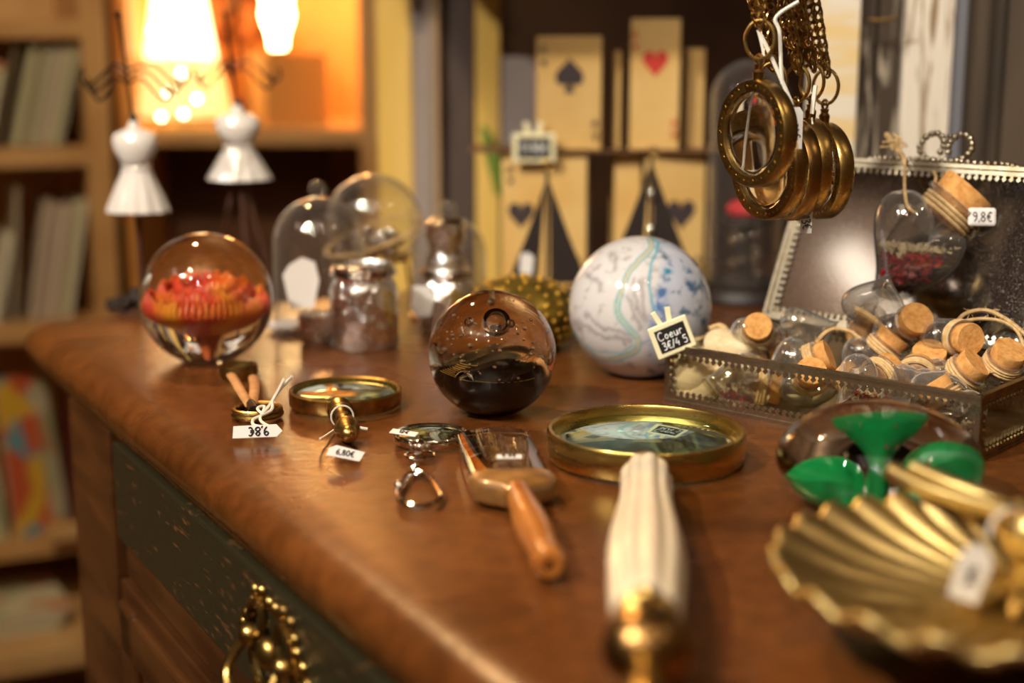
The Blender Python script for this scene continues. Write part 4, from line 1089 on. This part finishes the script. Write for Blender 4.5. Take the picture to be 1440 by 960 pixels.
planks('plank_screen', 'tall screen of yellow, grey and dark vertical boards behind the glass domes', 'screen', [
    (533, 583, 1.62, .02, 0, 'yellow_plank'), (583, 613, 1.62, .02, .004, 'grey_plank'), (613, 621, 1.62, .02, .008, 'tan_plank'),
    (621, 667, 1.62, .02, -.01, 'dark_plank'), (669, 704, T + .34, .02, .004, 'yellow_plank'), (705, 757, T + .215, .02, 0, 'grey_plank'),
    (757, 830, T + .06, .02, 0, 'dark_plank')], 1.60, 0)
o = obj('painted_leaf', MB().tube(smooth_path([p(678, 175, 1.585), p(688, 205, 1.585), p(697, 240, 1.585), p(700, 275, 1.585)]), [.002 + .006 * math.sin(PI * k / 18) for k in range(19)], 8, flat=.25), pm('green leaf', (.14, .22, .03), .5)); tag(o, 'slender green leaf against the narrow yellow board', 'leaf')

# ---------------------------------------------------------------- card print boxes
def suit(kind, s):
    if kind == 'heart':
        P = [(16 * math.sin(a) ** 3 / 17 * s * .85, (13 * math.cos(a) - 5 * math.cos(2 * a) - 2 * math.cos(3 * a) - math.cos(4 * a)) / 17 * s) for a in [2 * PI * i / 40 for i in range(40)]]
        return [P]
    P = [(16 * math.sin(a) ** 3 / 17 * s * .9, -(13 * math.cos(a) - 5 * math.cos(2 * a) - 2 * math.cos(3 * a) - math.cos(4 * a)) / 17 * s) for a in [2 * PI * i / 40 for i in range(40)]]
    return [P, [(-.32 * s, -1.15 * s), (.32 * s, -1.15 * s), (.05 * s, -.3 * s), (-.05 * s, -.3 * s)]]
def card_box(px0, px1, pyt, pyb, Y, deep, kind, mat, lab, yaw=0, z=None, idx='A', s=.018, so=(0, 0)):
    a, b = p(px0, pyb, Y), p(px1, pyt, Y); w_, h_ = b.x - a.x, b.z - a.z
    t = thing('card_box', lab, 'box', ((a.x + b.x) / 2, Y, z if z is not None else a.z), (0, 0, R_(yaw)), 'playing card boxes')
    obj('side_case', MB().box((0, deep / 2 + .003, h_ / 2), (w_ - .004, deep, h_ - .006)), M['card_side'], t, smooth=0)
    obj('front_cover', MB().box((0, .0015, h_ / 2), (w_, .005, h_)), M['card'], t, smooth=0, bevel=.001)
    obj('rear_cover', MB().box((0, deep + .004, h_ / 2), (w_, .005, h_)), M['card'], t, smooth=0, bevel=.001)
    mb = MB()
    if kind:
        for P in suit(kind, s): mb.prism([(x + so[0], zz + h_ * .52 + so[1]) for x, zz in P], -.0014, -.0009)
        obj('suit_print', mb, M[mat], t, smooth=0)
        for sx, sz, fl in ((-1, .88, 0), (1, .12, 180)):
            q = Tm(sx * w_ * .40, -.0016, h_ * sz) @ Rm(R_(fl), 'Y')
            write(idx, .010, .0006, q, M[mat], t, 'corner_print')
            mm = MB()
            for P in suit(kind, .0035): mm.prism([(x, zz - .011) for x, zz in P], -.0004, 0, M=q)
            obj('corner_suit', mm, M[mat], t, smooth=0)
    return t, h_
YB = 1.335
_, h1 = card_box(706, 826, 212, 402, YB, .036, 'heart', 'print_black', 'lower box with black heart print, behind the left sail', 0, T + .0005, 'A', .015, (-.022, .004))
card_box(862, 902, 212, 402, YB + .01, .05, None, None, 'narrow lower box between the two sails', 0, T + .0005)
card_box(904, 994, 212, 402, YB + .005, .045, 'heart', 'print_black', 'lower box with black heart print, behind the right sail', 8, T + .0005, 'A', .017, (.006, .004))
zt = T + .0005 + h1 + .0025
o = obj('shelf_board', MB().box((.085, YB + .035, zt - .001), (.25, .085, .0018)), M['card_side'], smooth=0); tag(o, 'thin dark board between upper and lower card boxes', 'board')
card_box(755, 847, 40, 200, YB, .04, 'spade', 'print_black', 'upper box with black spade print', 0, zt + .0002, 'A', .0155, (0, .016))
card_box(885, 958, 15, 200, YB, .04, 'heart', 'print_red', 'upper box with red heart print', -6, zt + .0002, 'A', .0145, (0, .018))
card_box(866, 874, 62, 200, YB + .012, .03, None, None, 'thin upper box edge beside the spade box', 0, zt + .0002)
card_box(968, 992, 60, 200, YB + .02, .03, None, None, 'slim upper box right of the red heart box', 0, zt + .0002)
# chalk clip on the lower left box
t = thing('chalk_label', 'blurred chalkboard clip on the box with black heart, behind the left sail', 'label', p(751, 208, YB - .012), (0, 0, 0), 'chalkboard clips')
chalk_label(t, .040, .027, .003)
write('11,90E', .0085, .0006, Tm(0, -.0022, 0), M['chalk'], t)

# ---------------------------------------------------------------- black sail boats
def sail_boat(px, pyt, pyb, hw_, Y, lab, tagged):
    a, b = p(px, pyb, Y), p(px, pyt, Y); H = b.z - T; 
    t = thing('sailboat_ornament', lab, 'ornament', (a.x, Y, T), (0, 0, 0), 'black sailboats')
    sc1 = hw_
    obj('hull', MB().prism([(-sc1 * .95, .016), (sc1 * 1.0, .016), (sc1 * .72, .0), (-sc1 * .7, .0)], -.010, .010), M['black_wood'], t, smooth=0, bevel=.002)
    obj('mast', MB().tube([(0, 0, .014), (0, 0, H + .010)], .0016, 8), M['black_wood'], t)
    z0 = .022
    obj('mainsail', MB().prism([(.003, z0), (sc1 * 1.0, z0), (sc1 * .5, z0 + (H - z0) * .5), (.002, H)], -.002, .002), M['black_wood'], t, smooth=0)
    obj('foresail', MB().prism([(-.008, z0), (-sc1 * .95, z0), (-sc1 * .47, z0 + (H - z0) * .5), (-.0015, H)], -.002, .002), M['black_wood'], t, smooth=0)
    obj('mast_ring', MB().ring((0, 0, H + .014), .0045, .0009, axes=((1, 0, 0), (0, 0, 1))), M['brass'], t)
    if tagged == 1:
        obj('price_tag', MB().prism([(-.006, -.008), (.005, -.010), (.0065, .006), (.001, .010), (-.005, .008)], -.0035, -.0028), M['paper'], t, loc=(-sc1 * .5, 0, z0 + H * .16), smooth=0)
    else:
        for q in (.80, .55): obj('shiny_stud', MB().sphere((0, -.004, H * q), .0045, 10, 8, (.7, .6, 1.5)), M['silver'], t)
    return t
sail_boat(769, 256, 395, .036, 1.23, 'black wooden sailboat with white tag, left of the marbled ball', 1)
sail_boat(913, 236, 395, .042, 1.23, 'black wooden sailboat with two shiny studs, rising behind the marbled ball', 0)

# ---------------------------------------------------------------- gold studded shell bowl
cb, rb = ball(733, 458, 78, .8); cb = Vector((cb.x * 1.0, 1.06, T))
t = thing('beaded_casket', 'low domed casket covered with amber gold beads, behind the bubbly paperweight', 'box', cb)
mb = MB().lathe([(.028, 0), (.036, .006), (.040, .018), (.041, .026)], 40); obj('base', mb, M['olive_glass'], t)
mb = MB().lathe([(.0415, .026), (.040, .034), (.034, .044), (.024, .050), (.010, .0535), (0.0001, .0545)], 40); obj('lid', mb, M['olive_glass'], t)
mb = MB(); mb2 = MB()
for lay, (rr, zz) in enumerate(((.0415, .026), (.0415, .031), (.0385, .038), (.0335, .0445), (.026, .0495), (.016, .0525), (.006, .0545))):
    n = max(5, int(rr / .0033 * 2.6 / 1.6))
    for k in range(n):
        a = 2 * PI * (k + .5 * (lay % 2)) / n; mb.sphere((rr * math.cos(a), rr * math.sin(a), zz), .0017, 8, 6)
for lay in range(3):
    for k in range(30):
        a = 2 * PI * (k + .5 * (lay % 2)) / 30; rr = (.0365, .039, .0405)[lay]; mb2.sphere((rr * math.cos(a), rr * math.sin(a), .007 + .006 * lay), .0013, 8, 6)
stuff(obj('lid_beads', mb, M['amber_stud'], t)); stuff(obj('base_beads', mb2, M['amber_stud'], t))

# ---------------------------------------------------------------- silvered jars and glass domes
def jar(px, pyb, w_px, h_, lab, neck=.8, Y=None):
    c = g(px, pyb, 0); r = w_px / 2000 * (c.y * .98 + .044) / 2
    t = thing('silvered_jar', lab, 'jar', c, group='silvered glass jars')
    obj('glass_body', MB().lathe([(r * .92, 0), (r, .004), (r, h_ * .70), (r * .96, h_ * .76), (r * neck, h_ * .83), (r * neck, h_ * .88), (r * neck * 1.06, h_ * .90), (r * neck * 1.06, h_), (r * neck, h_ + .001), (r * neck * .92, h_ - .001), (r * neck * .92, h_ * .86)], 40, cap=False), M['mercury'], t, smooth=50)
    mb = MB()
    for q in (.90, .95): mb.ring((0, 0, h_ * q), r * neck * 1.08, .0014, n=40)
    obj('rim_bands', mb, M['silver'], t)
    obj('glass_foot', MB().lathe([(r * .98, -.0), (r * 1.03, .001), (r * 1.03, .006), (r * 1.0, .008)], 40), M['thin'], t)
    return t, r
jar(513, 487, 95, .063, 'mottled silver glass jar standing nearest, behind the small brass magnifier', .86)
t, r = jar(628, 467, 78, .052, 'mottled silver glass jar under the right hand glass dome', .80)
obj('upper_tier', MB().lathe([(r * .70, .052), (r * .74, .058), (r * .60, .064), (r * .60, .072), (r * .70, .076), (r * .72, .088), (r * .5, .092)], 36), M['mercury'], t, smooth=50)
obj('price_tag', MB().prism([(-.009, -.006), (-.004, -.014), (.006, -.013), (.010, .002), (.006, .011), (-.008, .011)], -.0003, .0003), M['paper'], t, loc=(-r * .8, -r * .9, .030), smooth=0)
def dome(px, py, w_px, h_, lab, tilt=(0, 0, 0), lift=0.0, knob=True, rim='brass', at_=None):
    c = at_ if at_ is not None else g(px, py, 0); r = w_px / 2000 * (c.y * .98 + .044) / 2
    t = thing('glass_dome', lab, 'glass dome', c + Vector((0, 0, lift)), tilt, group='glass domes on the dresser')
    P = [(r, .002), (r, h_ - r)] + [(r * math.cos(R_(a)), h_ - r + r * math.sin(R_(a))) for a in range(10, 90, 8)] + [(.0015, h_)]
    obj('glass_shell', MB().lathe(P, 56, cap=False), M['thin'], t, smooth=180)
    obj('rim_band', MB().ring((0, 0, .0022), r, .0022, n=56), M[rim], t)
    if knob: obj('knob', MB().sphere((0, 0, h_ + .006), .007, 16, 10), M['thin'], t)
    return t, r
t, r = dome(452, 466, 128, .108, 'glass dome left of the silver jars, white tag hanging in front', rim='thin', knob=True)
obj('price_tag', MB().prism([(-.010, -.020), (.008, -.020), (.013, .002), (.010, .016), (.000, .020), (-.010, .014), (-.015, .006)], -.0004, .0004), M['paper'], t, loc=(-.008, -r - .004, .046), smooth=0)
obj('inner_dish', MB().lathe([(.022, .0), (.026, .004), (.020, .008)], 28), M['silver'], t)
t, r = dome(632, 446, 104, .086, 'low glass dome over the right hand silver jar', rim='brass', knob=True)
# round glass bowl behind, held up on the jar's shoulder by a wire ring stand
c = g(528, 443, 0)
t = thing('glass_bowl', 'large round glass globe on a gilt ring stand, behind the nearest silver jar', 'bowl', c)
obj('glass_shell', MB().sphere((0, 0, .080), .040, 48, 32), M['thin'], t, smooth=180)
mb = MB().ring((0, 0, .050), .029, .0022, n=48)
obj('stand_ring', mb, M['bright_brass'], t)
for k in range(3):
    a = R_(30 + 120 * k); obj('leg', MB().tube([(.029 * math.cos(a), .029 * math.sin(a), .050), (.036 * math.cos(a), .036 * math.sin(a), .0)], .0016, 8), M['bright_brass'], t)
obj('rope_band', MB().tube([(.0402 * math.cos(R_(a)), .0402 * math.sin(R_(a)), .080 - .012 + .014 * math.cos(R_(a - 30))) for a in range(0, 360, 8)], .0016, 6, True), M['twine'], t)
rnd = random.Random(2); mb = MB()
for k in range(26):
    q = Vector((rnd.uniform(-.6, .6), rnd.uniform(-.6, .6), rnd.uniform(-.9, -.2))) * .034
    if q.length < .034: mb.sphere(q + Vector((0, 0, .080)), rnd.uniform(.003, .0065), 10, 8)
stuff(obj('silver_beads', mb, M['silver'], t))
# small votive and white shell piece
c = g(447, 483, 0)
o = obj('votive_cup', MB().lathe([(.011, 0), (.013, .003), (.0145, .020), (.015, .024), (.0135, .024), (.0125, .010), (.0, .008)], 28), M['mercury'], None, c); tag(o, 'tiny silvered votive cup left of the nearest silver jar', 'cup')
c = g(408, 466, 0)
mb = MB().sphere((0, 0, .005), 1, 20, 12); mb.v = [(x * .018, y * .010, max(0, .005 + (z - .005) * .006)) for x, y, z in mb.v]
o = obj('white_pebble', mb, M['ceramic'], None, c, smooth=180); tag(o, 'flat white piece lying at the foot of the left glass dome', 'ornament')
# dark beaded coil at the far left of the top
c = g(176, 437, 0); mb = MB()
rnd = random.Random(9)
for k in range(60): a = rnd.uniform(0, 2 * PI); q = rnd.uniform(0, .024); mb.sphere((q * math.cos(a), q * math.sin(a) * .8, .005 + rnd.uniform(0, .012) * (1 - q / .03)), .0045, 8, 6)
o = obj('bead_heap', mb, M['black_metal'], None, c + Vector((.01, .0, .0))); tag(stuff(o), 'small heap of dark beads at the far left corner of the dresser top', 'beads')

# tall dome with red centre
c = p(1046, 400, 1.27); c = Vector((c.x, 1.27, T))
t = thing('glass_dome', 'tall smoky glass dome on a black base with something red inside, behind the pendants', 'glass dome', c, group='tall glass dome')
r = .036; h_ = .215
obj('base', MB().lathe([(r * 1.15, 0), (r * 1.2, .004), (r * 1.12, .012), (r * .98, .014), (r * .98, .018)], 40), M['black_wood'], t)
P = [(r * .95, .018), (r * .95, h_ - r)] + [(r * .95 * math.cos(R_(a)), h_ - r + r * .95 * math.sin(R_(a))) for a in range(10, 90, 8)] + [(.0015, h_ - .002)]
obj('glass_shell', MB().lathe(P, 48, cap=False), M['thin'], t, smooth=180)
obj('red_cushion', MB().sphere((0, 0, .082), .014, 20, 12, (1.3, 1.3, .7)), M['red_cloth'], t)
obj('pedestal', MB().lathe([(.020, .018), (.006, .026), (.005, .062), (.024, .070), (.024, .076), (.0, .076)], 28), M['black_wood'], t)
mb = MB()
for k in range(16): a = R_(k * 50); mb.sphere((.012 * math.cos(a), .012 * math.sin(a) - .006, .025 + k * .0028), .0032, 8, 6)
obj('pearl_string', mb, M['bubble_silver'], t)

# ---------------------------------------------------------------- white mannequin jewellery stands
def mannequin(px, ys, Y, lab, legs, kx=0.0):
    # ys: neck top, shoulder, waist, hem pixel rows ; widths below
    neck, sh, wa, hem = [p(px, y, Y).z - T for y in ys]
    base = p(px, 400, Y); t = thing('mannequin_stand', lab, 'jewellery stand', (base.x, Y, T), (0, 0, 0), 'white mannequin stands')
    k = Y * 1.0 / 2000
    sr = 31 * k
    def sec(lst, n=36, fl=0.0, lobes=0):
        mb = MB(); vs = []; fs = []
        for (z, a, b) in lst:
            for i in range(n):
                q = 2 * PI * i / n; w_ = 1 + (.05 * math.cos(lobes * q) if z < wa - .002 and lobes else 0)
                vs.append((a * w_ * math.cos(q), b * w_ * math.sin(q), z))
        for r_ in range(len(lst) - 1):
            for i in range(n): j = (i + 1) % n; fs.append((r_ * n + i, r_ * n + j, (r_ + 1) * n + j, (r_ + 1) * n + i))
        fs += [tuple(reversed(range(n))), tuple((len(lst) - 1) * n + i for i in range(n))]
        return mb.add(vs, fs)
    d = sh - wa
    obj('bodice', sec([(wa, sr * .60, sr * .42), (wa + d * .25, sr * .72, sr * .52), (wa + d * .55, sr * .96, sr * .70), (wa + d * .8, sr * 1.02, sr * .60), (sh, sr * .92, sr * .48), (sh + (neck - sh) * .25, sr * .60, sr * .40), (sh + (neck - sh) * .45, sr * .30, sr * .28), (sh + (neck - sh) * .8, sr * .24, sr * .24), (neck, sr * .20, sr * .20)]), M['ceramic'], t, smooth=180)
    e = wa - hem
    obj('skirt', sec([(hem, sr * 1.42, sr * 1.15), (hem + e * .08, sr * 1.38, sr * 1.1), (hem + e * .4, sr * 1.10, sr * .85), (hem + e * .75, sr * .80, sr * .6), (wa, sr * .61, sr * .43)], 60, lobes=12), M['ceramic'], t, smooth=60)
    obj('waist_band', MB().tube([(sr * .63 * math.cos(R_(a)), sr * .45 * math.sin(R_(a)), wa) for a in range(0, 360, 12)], .0016, 6, True), M['ceramic'], t)
    if legs:
        for a in (200, 290, 340, 60):
            obj('leg', MB().tube([(.004 * math.cos(R_(a)), .004 * math.sin(R_(a)), hem + .004), (.018 * math.cos(R_(a)), .018 * math.sin(R_(a)), hem * .5), (.036 * math.cos(R_(a)), .030 * math.sin(R_(a)), .001)], .0022, 8), M['brown_metal'], t)
    else:
        obj('pole', MB().tube([(0, 0, .003), (-.001, 0, hem + .01)], .0026, 8), M['brown_metal'], t)
        obj('foot', MB().lathe([(.028, 0), (.028, .002), (.006, .006), (.003, .010)], 28), M['brown_metal'], t)
    top = p(px, 20 if not legs else 20, Y).z - T
    obj('finial_rod', MB().tube([(0, 0, neck - .003), (-.004, 0, (neck + top) / 2), (-.008, 0, top)], .0016, 8).lathe([(.004, neck - .002), (.0032, neck + .005), (.0015, neck + .007)], 12).sphere((-.008, 0, top), .0028, 10, 8), M['black_metal'], t)
    zb = neck + (top - neck) * .26
    for sg in (-1, 1):
        for q in range(3):
            s0 = zb + .006 * q
            mb = MB().tube(smooth_path([(-.004, 0, s0 + .008), (sg * (.010 + .003 * q), -.003 + .004 * q, s0 + .012), (sg * (.020 + .005 * q), -.003 + .006 * q, s0), (sg * (.028 + .006 * q), 0.006 * q, s0 - .006), (sg * (.033 + .006 * q), .006 * q, s0 + .001), (sg * (.031 + .006 * q), .006 * q, s0 + .007)]), .0012, 6)
            if not legs or q < 2: obj('hook', mb, M['black_metal'], t)
    return t
mannequin(200, (170, 188, 236, 297), 1.215, 'white mannequin jewellery stand on a single rod, at the left', False)
mannequin(343, (148, 165, 206, 252), 1.30, 'white mannequin jewellery stand on splayed legs, right of the first', True)

# ---------------------------------------------------------------- bookcase with the lamp
def bookcase():
    Y = 2.07; zc = 2.02
    xl, xr = (163 - 720) / 2000 * zc - .0, (532 - 720) / 2000 * zc
    W = xr - xl; D = .36; H = 1.95
    t = thing('lit_bookcase', 'honey wood bookcase lit orange inside, behind the mannequin stands', 'bookcase', (xl, Y, 0))
    obj('side_panel', MB().box((.006, D / 2, H / 2), (.022, D, H)), M['orange_wood'], t, smooth=0, bevel=.002)
    obj('side_panel', MB().box((W - .014, D / 2, H / 2), (.030, D, H)), M['shelf_wood'], t, smooth=0, bevel=.002)
    obj('back_panel', MB().box((W / 2, D - .005, H / 2), (W, .01, H)), M['orange_wood'], t, smooth=0)
    zs = p(300, 181, Y).z
    for z in (zs - .012, zs + .42, zs - .40, .08, H - .02):
        obj('shelf', MB().box((W / 2, D / 2, z), (W - .03, D - .01, .024)), M['shelf_wood'], t, smooth=0, bevel=.002)
    # dark sheet standing in for the shaded depth of the lower compartment
    obj('shade_sheet', MB().box((W / 2 - .04, .18, (zs - .024 + zs - .388) / 2), (W - .11, .01, .36)), M['back_wood'], t, smooth=0)
    return zs
ZS = bookcase()
# lampshade
cx = p(252, 170, 2.12)
t = thing('table_lamp', 'glowing cone lampshade lamp on the orange bookcase shelf', 'lamp', (cx.x, 2.15, ZS))
k = 2.13 / 2000
mb = MB().lathe([(70 * k, .012), (69 * k, .014), (48 * k, .10)], 40, cap=False)
mb2 = MB().lathe([(48 * k, .10), (33 * k, .20), (18 * k, .30)], 40, cap=False)
obj('shade', mb, M['shade'], t); obj('shade_top', mb2, M['shade_core'], t)
obj('shade_trim', MB().ring((0, 0, .012), 70 * k, .003, n=48), M['brass'], t); obj('shade_trim', MB().ring((0, 0, .30), 18 * k, .003, n=30), M['brass'], t)
obj('base', MB().lathe([(.045, 0), (.045, .005), (.008, .010), (.006, .05)], 24), M['brass'], t)
# carton and bulb lamp
a = p(398, 176, 2.10)
t = thing('cardboard_box', 'orange cardboard box on the lit shelf, under the bright bulb', 'box', (a.x + .0, 2.16, ZS), (0, 0, R_(28)))
obj('carton', MB().box((0, 0, .052), (.095, .075, .104)), M['carton'], t, smooth=0, bevel=.001)
obj('lid_flap', MB().box((0, 0, .1055), (.098, .078, .002)), M['carton'], t, smooth=0)
b = p(390, 80, 2.14)
t = thing('bulb_lamp', 'bright glowing bulb lamp standing on the cardboard box', 'lamp', (b.x, 2.15, ZS + .107))
k = 2.15 / 2000
obj('bulb', MB().lathe([(10 * k, .006), (11 * k, .016), (12 * k, .026), (18 * k, .044), (21 * k, .056), (18 * k, .068), (20 * k, .084), (17 * k, .11), (8 * k, .13), (.001, .134)], 28), M['bulb'], t, smooth=180)
obj('socket', MB().lathe([(15 * k, 0), (15 * k, .006), (10 * k, .007)], 20), M['brass'], t)
# orange dried foliage
c = p(318, 100, 2.12)
t = thing('dried_bouquet', 'bunch of orange dried leaves between lamp and bulb', 'plant', (c.x, 2.28, ZS))
obj('pot', MB().lathe([(.018, 0), (.022, .03), (.020, .032)], 20), M['back_wood'], t)
rnd = random.Random(12)
for k in range(54):
    a = rnd.uniform(0, 2 * PI); q = rnd.uniform(.01, .060); z = rnd.uniform(.08, .26)
    mb = MB(); s = rnd.uniform(.016, .026)
    mb.sphere((0, 0, 0), s, 8, 6, (1, .12, .7))
    obj('leaf', mb, M['leaf_orange'] if k % 3 else M['back_wood'], t, loc=(q * math.cos(a), q * math.sin(a) * .7, z), rot=(rnd.random() * 3, rnd.random() * 3, rnd.random() * 3))
mb = MB()
for k in range(8): a = k * .8; mb.tube([(0, 0, .02), (.03 * math.cos(a), .02 * math.sin(a), .14), (.045 * math.cos(a), .03 * math.sin(a), .22)], .0015, 5)
obj('stems', mb, M['back_wood'], t)
# fairy lights in front of the shade
mb_c = MB(); pts = []
for k, (px, py) in enumerate(((222, 8), (236, 45), (215, 42), (246, 72), (228, 60), (255, 102), (237, 130), (277, 139), (258, 160), (227, 164))):
    pts.append(p(px, py, 2.03))
t = thing('fairy_lights', 'string of tiny white fairy lights hanging in front of the lampshade', 'string lights', pts[0])
obj('wire', MB().tube(smooth_path([q - pts[0] for q in pts] + [p(300, 172, 2.04) - pts[0]]), .0008, 5), M['brass'], t)
fb = pm('fairy bulb', (1, 1, 1), .5, emit=(1, .85, .6), estr=14)
for q in pts: obj('tiny_bulb', MB().sphere((0, 0, 0), .0035, 8, 6), fb, t, loc=q - pts[0])

# ---------------------------------------------------------------- left bookcase with books and comics
LY = 2.02; LA = R_(24)
post = p(146, 300, LY)
lb = thing('book_shelf', 'honey wood bookcase full of leaning books at the left edge', 'bookcase', (post.x + .015, LY, 0), (0, 0, LA))
# local x runs left (negative) along the front, y into the depth
WL, DL = .66, .30
def lz(py): return p(60, py, LY).z
obj('side_panel', MB().box((-.015, DL / 2, .95), (.034, DL, 1.9)), M['shelf_wood'], lb, smooth=0, bevel=.002)
obj('side_panel', MB().box((-WL + .015, DL / 2, .95), (.034, DL, 1.9)), M['shelf_wood'], lb, smooth=0, bevel=.002)
obj('back_panel', MB().box((-WL / 2, DL - .005, .95), (WL, .01, 1.9)), M['pale_wood'], lb, smooth=0)
ZA, ZB_, ZC, ZD, ZE = lz(206), lz(447), lz(742), lz(850), lz(28)
for z in (ZA, ZB_, ZC, ZE, .06, 1.5):
    obj('shelf', MB().box((-WL / 2, DL / 2 - .003, z - .013), (WL - .06, DL - .006, .026)), M['shelf_wood'], lb, smooth=0, bevel=.002)
obj('shelf', MB().box((-WL / 2 + .012, DL / 2 - .06, ZD - .016), (WL + .02, DL + .12, .032)), M['pale_wood'], lb, smooth=0, bevel=.003)
obj('display_ledge', MB().box((0, 0, 0), (.10, .03, .020)), M['pale_wood'], lb, loc=(-.07, -.012, ZC + .012), smooth=0, bevel=.002)
def lw(x, y, z): return lb.matrix_basis @ Vector((x, y, z))
lbm = Matrix.Translation(lb.location) @ Matrix.Rotation(LA, 4, 'Z')
def book(x, z, h_, th, dep, lean, mat, lab, grp, y0=.02, name='book'):
    t = thing(name, lab, 'book', lbm @ Vector((x, y0, z)), (0, R_(lean), LA), grp)
    obj('cover', MB().box((0, .001, h_ / 2), (th, .0025, h_)).box((-th / 2 + .0008, dep / 2, h_ / 2), (.0016, dep, h_)).box((th / 2 - .0008, dep / 2, h_ / 2), (.0016, dep, h_)), mat, t, smooth=0)
    obj('pages', MB().box((0, dep / 2, h_ / 2), (th - .0032, dep - .006, h_ - .006)), M['page'], t, smooth=0)
    return t
rnd = random.Random(21)
C = ['pale olive', 'green', 'cream', 'dark grey green', 'pinkish cream', 'bright green', 'faded rose', 'dark olive', 'ivory', 'tan']
ORD = ['first', 'second', 'third', 'fourth', 'fifth', 'sixth', 'seventh', 'eighth', 'ninth', 'tenth', 'eleventh', 'twelfth']
def lx(px): return (px - 146) * .00112
for nm, z, px0, px1, hs, lean, grp, cols in (('upper', ZA, 98, 38, .140, 14, 'thin books leaning on the upper shelf', (3, 0, 4, 9, 0, 7, 0, 8)),
                                       ('lower', ZB_, 96, 46, .172, 11, 'thin books leaning on the lower shelf', (8, 0, 6, 4, 6, 4, 1, 5))):
    x = lx(px0); k = 0
    while x > lx(px1) and k < 12:
        th = (.006, .009, .007, .010, .008, .006, .009, .008)[k % 8]; h_ = hs * rnd.uniform(.95, 1.03); ci = cols[k % 8]
        book(x - .012, z + .0016 + th / 2 * math.sin(R_(lean)), h_, th, .13, lean, M['books'][ci], '%s leaning book from the right on the %s shelf, %s spine' % (ORD[k], nm, C[ci]), grp)
        x -= th / math.cos(R_(lean)) + .0022; k += 1
book(lx(12), ZA + .002, .172, .004, .14, 14, M['books'][7], 'dark thin board book leaning alone on the upper shelf', 'single leaning books')
book(lx(-2), ZA + .002, .118, .012, .14, 14, M['comic_cream'], 'book with colourful green and red cover at the left of the upper shelf', 'single leaning books', .015)
book(lx(18), ZB_ + .002, .19, .004, .14, 5, M['books'][9], 'tall thin grey board standing on the lower shelf', 'single leaning books')
book(lx(-4), ZB_ + .002, .125, .012, .14, 12, M['books'][8], 'ivory book leaning at the left of the lower shelf', 'single leaning books')
def flat_cover(px, w_, h_, tilt, yaw, mat, lab, y0):
    t = thing('comic_book', lab, 'book', lbm @ Vector((lx(px), y0, ZC + .001)), (R_(tilt), 0, LA + R_(yaw)), 'comic books below')
    obj('front_cover', MB().box((0, 0, h_ / 2), (w_, .0015, h_)), mat, t, smooth=0)
    obj('pages', MB().box((0, .004, h_ / 2), (w_ - .004, .006, h_ - .004)), M['page'], t, smooth=0)
flat_cover(30, .07, .235, -8, 28, M['comic_yellow'], 'yellow and blue comic book facing out beside the dresser', .03)
flat_cover(62, .030, .22, -8, 40, M['comic_cream'], 'cream comic book just behind the yellow one', .05)
flat_cover(-34, .06, .26, -8, 24, M['comic_cream'], 'pale comic book at the left edge of the lower display', .012)
book(lx(78), ZC + .0025, .20, .016, .14, 4, M['book_maroon'], 'dark maroon book standing beside the comics', 'upright red books')
book(lx(98), ZC + .0025, .15, .012, .14, 6, M['book_red'], 'bright red book next to the dark maroon one', 'upright red books')
for k in range(3):
    t = thing('magazine', 'magazine %s on the pale bottom shelf' % ('lying lowest', 'lying in the middle of the pile', 'with colourful cover lying topmost')[k], 'magazine', lbm @ Vector((lx(20) - .06 + .006 * k, .02, ZD + .001 + .0105 * k)), (0, 0, LA + R_(3 * k)), 'stack of magazines')
    obj('cover', MB().box((0, 0, .0092), (.17, .15, .0012)), M['comic_cream'] if k == 2 else M['books'][5 + k], t, smooth=0)
    obj('pages', MB().box((0, 0, .0045), (.166, .146, .008)), M['page'], t, smooth=0)
# hanging shelf above the card boxes, out of frame: its shade falls on the upper boxes
t = thing('wall_shelf', 'dark wooden shelf board above the upper card boxes', 'shelf', (.02, 1.13, T + .40))
obj('board', MB().box((0, .21, 0), (.34, .42, .02)), M['card_side'], t, smooth=0, bevel=.002)
for sx in (-.15, .15): obj('bracket', MB().box((sx, .41, -.05), (.015, .02, .10)), M['black_metal'], t, smooth=0)

# ---------------------------------------------------------------- unseen shapes added for the reflections in the lid mirror
t = thing('reflection_globe', 'large beige glowing globe added for a soft blob in the lid mirror', 'lamp', (-1.55, .52, 2.25))
obj('shade', MB().sphere((0, 0, 0), .26, 32, 20, (1, 1, .85)), pm('beige glow', (.8, .6, .48), .8, emit=(1, .62, .42), estr=.35), t, smooth=180)
obj('cord', MB().tube([(0, 0, .22), (0, 0, .55)], .004, 6), M['black_metal'], t)
t = thing('reflection_tube', 'white glowing tube added for a streak in the lid mirror', 'lamp', (-1.28, .56, 2.08))
obj('tube', MB().tube([(-.02, -.18, -.03), (.02, .12, .05)], .035, 16), pm('lit tube', (1, 1, 1), .5, emit=(1, .9, .8), estr=5), t)
obj('cord', MB().tube([(0, 0, .02), (0, 0, .72)], .003, 6), M['black_metal'], t)
t = thing('reflection_cone', 'red fabric cone added for a red patch in the lid mirror', 'lamp', (-1.25, .20, 2.30))
obj('shade', MB().lathe([(.16, 0), (.10, .2)], 32, cap=False), M['red_cloth'], t)
obj('cord', MB().tube([(0, 0, .2), (0, 0, .5)], .004, 6), M['black_metal'], t)
